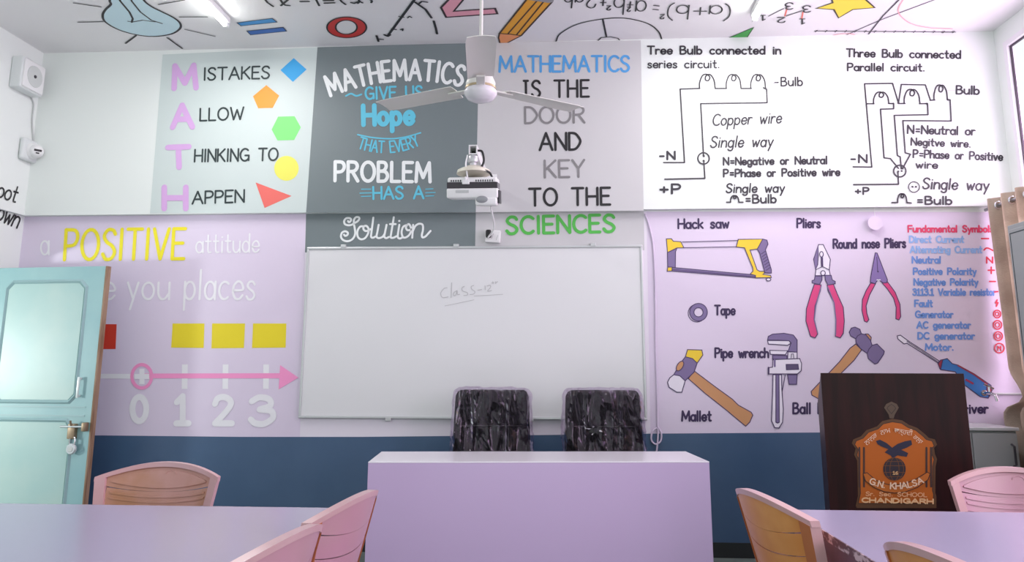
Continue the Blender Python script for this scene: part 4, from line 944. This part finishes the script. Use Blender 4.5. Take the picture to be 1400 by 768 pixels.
bm = NB(); lathe(bm, [(.0, 0), (.105, 0), (.1, .02), (.05, .045), (.02, .05), (0, .05)], Matrix.Translation((0, -.96, -.138))); obj('mount_dish', bm, mat('cream_plastic', (222, 216, 200), .4), mt, smooth=True)
pj = thing('projector', 'white projector with dark plum front band hung from the wall arm', 'projector', (ax-.002, -.96, 2.248)); pj.rotation_euler.x = math.radians(10)
bm = NB()
rbox(bm, (-.155, -.055, .0), (.155, .15, .062), .010, 3); rbox(bm, (-.15, -.05, .088), (.15, .148, .128), .014, 3)
pb = obj('body', bm, WPLAST, pj, smooth=True)
bm = NB(); rbox(bm, (-.153, -.052, .060), (.153, .149, .098), .003); obj('front_band', bm, BAND, pj)
bm = NB()
for k in range(8): box(bm, (-.13+k*.014, -.0505, .10), (-.122+k*.014, -.048, .112)); box(bm, (.02+k*.014, -.0505, .10), (.028+k*.014, -.048, .112))
obj('vent_grille', bm, DGREY, pb)['kind'] = 'stuff'
bm = NB(); rbox(bm, (-.10, -.0565, .032), (-.02, -.054, .050), .001); obj('label_plate', bm, GPLAST, pb)
bm = NB(); rbox(bm, (.02, -.07, -.045), (.15, .1, .004), .012, 3); lh = obj('lens_housing', bm, WPLAST, pj, smooth=True)
bm = NB(); lathe(bm, [(0, 0), (.036, 0), (.034, .008), (.02, .012), (0, .012)], Matrix.Translation((.06, -.068, -.008)) @ Matrix.Rotation(math.pi/2, 4, 'X') @ Matrix.Scale(.6, 4, (0, 1, 0))); obj('lens', bm, mat('grey_lens', (150, 152, 156), .1), lh, smooth=True)
bm = NB(); rbox(bm, (.155, -.03, -.03), (.165, .1, .05), .003); obj('side_flap', bm, DGREY, pj)
def cable(name, label, pts, r, m, cat='cable', n=8):
    t = thing(name, label, cat, pts[0]); bm = NB(); tube(bm, catmull(pts, 8), r, n); obj('cord', bm, m, t, smooth=True, world=True); return t
pwc = cable('video_cable', 'white cable hanging over the projector front from its arm', [(ax-.035, -1.0, 2.51), (ax-.04, -1.04, 2.44), (ax-.03, -1.03, 2.36), (ax-.04, -1.05, 2.36), (ax-.038, -1.043, 2.345)], .005, WPLAST)
bm = NB(); rbox(bm, (ax-.060, -1.052, 2.318), (ax-.016, -1.036, 2.345), .004); obj('connector', bm, WPLAST, pwc, world=True)
cable('power_cable', 'black cable looping from the arm into the top of the projector', [(ax+.026, -.98, 2.545), (ax+.055, -1.0, 2.53), (ax+.065, -1.0, 2.47), (ax+.04, -1.0, 2.42), (ax+.02, -1.02, 2.41), (ax+.06, -1.03, 2.41), (ax+.1, -1.0, 2.40), (ax+.115, -.98, 2.375)], .007, BLACKP)
ss = LOW((674.5, 324)); sx_, sz_ = ss.x, ss.z
so = thing('wall_socket', 'small white socket box on the wall under the projector', 'socket', (sx_, 0, sz_))
bm = NB(); rbox(bm, (-.054, -.04, -.045), (.054, 0, .045), .006, M=Matrix.Rotation(math.radians(4), 4, 'Y')); obj('socket_box', bm, WPLAST, so)
bm = NB()
for a in (-.005, .03): rbox(bm, (a, -.0415, -.02), (a+.004, -.039, .02), .001, M=Matrix.Rotation(math.radians(20), 4, 'Y'))
obj('switch', bm, GPLAST, so)
hg = cable('power_lead', 'thin lead dropping from the projector to the wall socket with a black plug', [(ax+.10, -.90, 2.21), (ax+.105, -.7, 2.12), (sx_-.015, -.25, 2.13), (sx_-.015, -.06, 2.18), (sx_-.018, -.05, sz_+.02)], .005, WPLAST)
bm = NB(); rbox(bm, (sx_-.05, -.075, sz_-.015), (sx_-.01, -.041, sz_+.045), .012, 3); obj('plug', bm, BLACKP, hg, smooth=True, world=True)

# ------------------------------------------------------------------ wall speaker and camera on the left wall
S = XL+.03
def Lp(x, y, X): return atX(x, y, X)
a_ = Lp(36, 76, S+.10); b_ = Lp(64, 93, S+.10); c_ = Lp(29, 117, S+.10); d_ = Lp(58, 134, S+.10)
y0, y1 = min(a_.y, c_.y), min(-BEAM-.01, max(b_.y, d_.y)); zt, zb = (a_.z+b_.z)/2, (c_.z+d_.z)/2
sk = thing('wall_speaker', 'white box speaker high on the left wall beside the corner', 'speaker', (S, (y0+y1)/2, zb))
bm = NB(); rbox(bm, (S, y0, zb), (S+.09, y1, zt), .012, 3); cab = obj('cabinet', bm, mat('speaker_white', (222, 226, 226), .4), sk, smooth=True, world=True)
bm = NB(); rbox(bm, (S+.086, y0+.012, zb+.012), (S+.104, y1-.012, zt-.012), .008, 3); gr_ = obj('front_grille', bm, WPLAST, sk, smooth=True, world=True)
cyy, czz = (y0+y1)/2, (zt+zb)/2
RYM = Matrix.Translation((S+.104, cyy, czz)) @ Matrix.Rotation(math.pi/2, 4, 'Y')
bm = NB(); lathe(bm, [(0, 0), (.082, 0), (.08, .004), (.03, .003), (0, .003)], RYM); obj('cone_cover', bm, mat('pale_grey_mesh', (206, 210, 208), .6), gr_, smooth=True, world=True)
bm = NB(); lathe(bm, [(0, .003), (.013, .003), (.011, .009), (0, .010)], RYM); obj('cone_centre', bm, DGREY, gr_, smooth=True, world=True)
bm = NB(); box(bm, (S, cyy-.03, zt), (S+.05, cyy+.03, zt+.02)); obj('bracket', bm, GPLAST, sk, world=True)
q = Lp(36, 206, S)
cc = thing('security_camera', 'white dome camera below the wall speaker on the left wall', 'camera', (S, q.y, q.z))
bm = NB(); rbox(bm, (0, -.09, -.085), (.045, .09, .085), .02, 3); obj('junction_box', bm, mat('camera_white', (222, 226, 226), .4), cc, smooth=True)
bm = NB(); lathe(bm, [(0, 0), (.062, 0), (.06, .02), (.05, .03), (0, .03)], Matrix.Translation((.045, 0, -.005)) @ Matrix.Rotation(math.pi/2, 4, 'Y')); obj('collar', bm, WPLAST, cc, smooth=True)
vd = (CO - Vector((S+.085, q.y, q.z))).normalized(); vd = Vector((.75, -.6, -.2)).normalized()
RM = Matrix.Translation((.085, -.01, -.008)) @ vd.to_track_quat('Z', 'Y').to_matrix().to_4x4()
bm = NB(); lathe(bm, [(0, -.052), (.03, -.043), (.048, -.02), (.052, 0), (.048, .02), (.036, .037), (.03, .042), (0, .042)], RM); ey = obj('eyeball', bm, WPLAST, cc, smooth=True, autosm=60)
bm = NB(); rbox(bm, (-.026, .0, .041), (.026, .016, .046), .003, M=RM); rbox(bm, (-.012, -.018, .041), (.012, -.008, .045), .002, M=RM); obj('lens_window', bm, BLACKP, ey)
cable('speaker_wire', 'thin wire running down the wall from speaker to dome camera', [(S+.008, cyy+.09, zb+.02), Lp(46, 142, S+.008), Lp(44, 165, S+.008), (S+.008, q.y+.055, q.z+.088)], .005, GPLAST)

# ------------------------------------------------------------------ tube lights
def tube_light(px, py, label):
    e_ = atZ(px, py, Z_CEIL-.06); L = 1.22
    t = thing('tube_light', label, 'light', (e_.x, e_.y-L/2, Z_CEIL), 0, 'ceiling tube lights')
    bm = NB(); rbox(bm, (-.025, -L/2, -.04), (.025, L/2, 0), .004); obj('batten', bm, WPLAST, t)
    bm = NB(); tube(bm, [(0, -L/2+.03, -.058), (0, L/2-.03, -.058)], .0155, 14); obj('tube', bm, TUBE, t, smooth=True)
    for s in (-1, 1):
        bm = NB(); rbox(bm, (-.018, s*(L/2-.016)-.016, -.076), (.018, s*(L/2-.016)+.016, -.04), .004); obj('end_cap', bm, WPLAST, t)
    l = bpy.data.lights.new('tube_glow', 'AREA'); l.shape = 'RECTANGLE'; l.size = .05; l.size_y = L; l.energy = 16; l.color = (1, .98, .97)
    lo = bpy.data.objects.new('tube_glow', l); COL.objects.link(lo); lo.parent = t; lo.location = (0, 0, -.085)
tube_light(310, 36, 'lit ceiling tube between the painted bulb and blue equals bars')
tube_light(1031, 28, 'lit ceiling tube between the green triangle and the star')

# ------------------------------------------------------------------ cable, hanging disc, tap at the wall
cw = [LOW(p, 8) for p in ((882, 292), (888, 310), (893.5, 340), (896, 400), (896.5, 470), (898.5, 540), (899, 583))]
cb = cable('wall_cable', 'pale lilac cable down the wall beside the whiteboard ending in a loop', cw, .006, mat('lilac_white_cord', (214, 200, 222), .5))
lp = [LOW(p, 10) for p in ((899, 583), (904, 592), (903, 603), (896, 607), (890.5, 601), (892, 590), (899, 586), (899, 604), (896.5, 625))]
bm = NB(); tube(bm, catmull(lp, 8), .006, 8); obj('loop', bm, MATS['lilac_white_cord'], cb, smooth=True, world=True)
dc = LOW((1194, 306)); dd = thing('paper_disc', 'small white disc hanging on a string above round nose pliers', 'decoration', (dc.x, -.03, dc.z))
bm = NB(); lathe(bm, [(0, 0), (.05, 0), (.05, .004), (0, .004)], Matrix.Rotation(math.pi/2, 4, 'X'), 30); obj('disc', bm, mat('off_white_card', (228, 214, 234), .6), dd)
bm = NB(); tube(bm, [(.003, 0, .05), (.006, 0, Z_LEDGE-dc.z)], .0018, 6); obj('string', bm, WPLAST, dd)
tpz = LOW((1345, 537))
tap = thing('water_tap', 'small chrome tap on the wall under the painted screwdriver handle', 'tap', (tpz.x, 0, tpz.z))
bm = NB(); tube(bm, [(0, -.0, 0), (0, -.08, 0), (.01, -.12, -.01), (.015, -.13, -.05)], .011, 10); obj('spout', bm, CHROME, tap, smooth=True)
bm = NB(); tube(bm, [(0, -.07, .0), (0, -.07, .045)], .007, 8); tube(bm, [(-.03, -.07, .06), (0, -.07, .045), (.03, -.07, .03)], .007, 8); obj('tap_handle', bm, CHROME, tap, smooth=True)
bm = NB(); lathe(bm, [(0, 0), (.022, 0), (.02, .008), (0, .01)], Matrix.Rotation(math.pi/2, 4, 'X')); obj('wall_flange', bm, CHROME, tap, smooth=True)
cable('water_pipe', 'thin grey pipe along the wall right of the chrome tap', [(tpz.x+.02, -.012, tpz.z-.005), (tpz.x+.12, -.012, tpz.z-.005), (XR-.01, -.012, tpz.z-.005)], .008, GPLAST, 'pipe')

# ------------------------------------------------------------------ steel cabinet, cupboard and curtain on the right
ca = atY(1322, 584, -.42); cb_ = atY(1391, 584, -.42)
cz = ca.z; cx0, cx1 = ca.x-.25, min(XR-.02, cb_.x)
cab = thing('steel_cabinet', 'low pale grey steel cabinet in the corner behind the podium', 'cabinet', ((cx0+cx1)/2, -.22, 0))
bm = NB(); rbox(bm, (cx0, -.40, .02), (cx1, -.02, cz-.02), .004); obj('carcass', bm, CABI, cab, world=True)
bm = NB(); rbox(bm, (cx0-.008, -.425, cz-.02), (cx1+.008, -.015, cz), .004); obj('top', bm, mat('light_grey_top', (206, 208, 210), .25), cab, world=True)
xm = (cx0+cx1)/2
for x0, x1, hx_ in ((cx0+.006, xm-.002, xm-.04), (xm+.002, cx1-.006, cx1-.045)):
    bm = NB(); rbox(bm, (x0, -.418, .06), (x1, -.40, cz-.035), .004); dd_ = obj('cabinet_door', bm, CABI, cab, world=True)
    bm = NB(); tube(bm, [(hx_, -.418, cz-.10), (hx_, -.445, cz-.11), (hx_, -.445, cz-.22), (hx_, -.418, cz-.23)], .007, 8); obj('handle', bm, DGREY, dd_, smooth=True, world=True)
kx = 2.62
k0 = atX(1374, 309, kx)
ktop = k0.z
ku = thing('steel_cupboard', 'tall grey steel cupboard at the right edge in front of the curtain', 'cupboard', (kx+.15, k0.y-.45, 0))
bm = NB(); rbox(bm, (kx+.012, k0.y-.9, .05), (kx+.30, k0.y, ktop), .004); obj('carcass', bm, CUPB, ku, world=True)
for ya, yb in ((k0.y-.445, k0.y-.025), (k0.y-.875, k0.y-.455)):
    bm = NB(); rbox(bm, (kx, ya, .10), (kx+.014, yb, ktop-.03), .003); kd = obj('cupboard_door', bm, CUPB, ku, world=True)
    bm = NB()
    for A, B in (((kx-.001, ya+.012, .12), (kx+.002, ya+.018, ktop-.05)), ((kx-.001, yb-.018, .12), (kx+.002, yb-.012, ktop-.05)), ((kx-.001, ya+.012, ktop-.056), (kx+.002, yb-.012, ktop-.05))): box(bm, A, B)
    obj('door_line', bm, TEALDK, kd, world=True)
for ya in (k0.y-.87, k0.y-.05):
    for xx in (kx+.03, kx+.24):
        bm = NB(); rbox(bm, (xx, ya, 0), (xx+.04, ya+.04, .05), .003); obj('foot', bm, BLACKP, ku, world=True)
# curtain
cx = 2.99
ct = thing('curtain', 'beige eyelet curtain pulled aside at the right window', 'curtain', (cx, -.5, .1))
zc = 2.385
bm = NB(); NS, NZ = 90, 64; rows = []
def kz(z):
    K = ((zc, 1), (1.25, .93), (1.06, .62), (.96, 1.12), (.90, 1.14), (.70, .82), (.1, .85))
    for (za, ka), (zb, kb) in zip(K, K[1:]):
        if z >= zb-1e-6:
            t = (za-z)/(za-zb); t = t*t*(3-2*t); return ka+(kb-ka)*t
    return .85
for j in range(NZ+1):
    z = zc - (zc-.1)*j/NZ; k = kz(z); row = []
    for i in range(NS+1):
        s = i/NS; y = -.07 - .9*s; y = -.52 + (y+.52)*k
        x = cx + .048*math.sin(s*2*math.pi*5.5+1.2)*(.75+.25*k) - (.03 if z < 1.0 else 0)*math.sin(s*9)
        row.append(bm.verts.new((x, y, z)))
    rows.append(row)
for j in range(NZ):
    for i in range(NS): bm.faces.new((rows[j][i], rows[j][i+1], rows[j+1][i+1], rows[j+1][i]))
bmesh.ops.solidify(bm, geom=list(bm.faces), thickness=.003)
obj('cloth', bm, CURT, ct, smooth=True, world=True, autosm=80)
for i in range(11):
    s = i/11-.0347
    y = -.07-.9*s
    if s < 0: continue
    bm = NB(); M_ = Matrix.Translation((cx-.0, y, zc-.055)) @ Matrix.Rotation(math.radians(90), 4, 'X')
    t_ = []
    for a in range(17): t_.append(M_ @ Vector((.024*math.cos(a*math.pi/8), .024*math.sin(a*math.pi/8), 0)))
    tube(bm, t_, .006, 8); obj('eyelet', bm, CHROME, ct, smooth=True, world=True)
rd = thing('curtain_rod', 'steel rod along the right wall carrying the beige curtain', 'rod', (cx, -1.3, zc-.055))
bm = NB(); tube(bm, [(cx, -.04, zc-.055), (cx, -2.75, zc-.055)], .012, 12); obj('pole', bm, STEEL, rd, smooth=True, world=True)
for y in (-.055, -2.7):
    bm = NB(); tube(bm, [(cx, y, zc-.055), (XR, y, zc-.055)], .009, 8); obj('rod_bracket', bm, STEEL, rd, smooth=True, world=True)
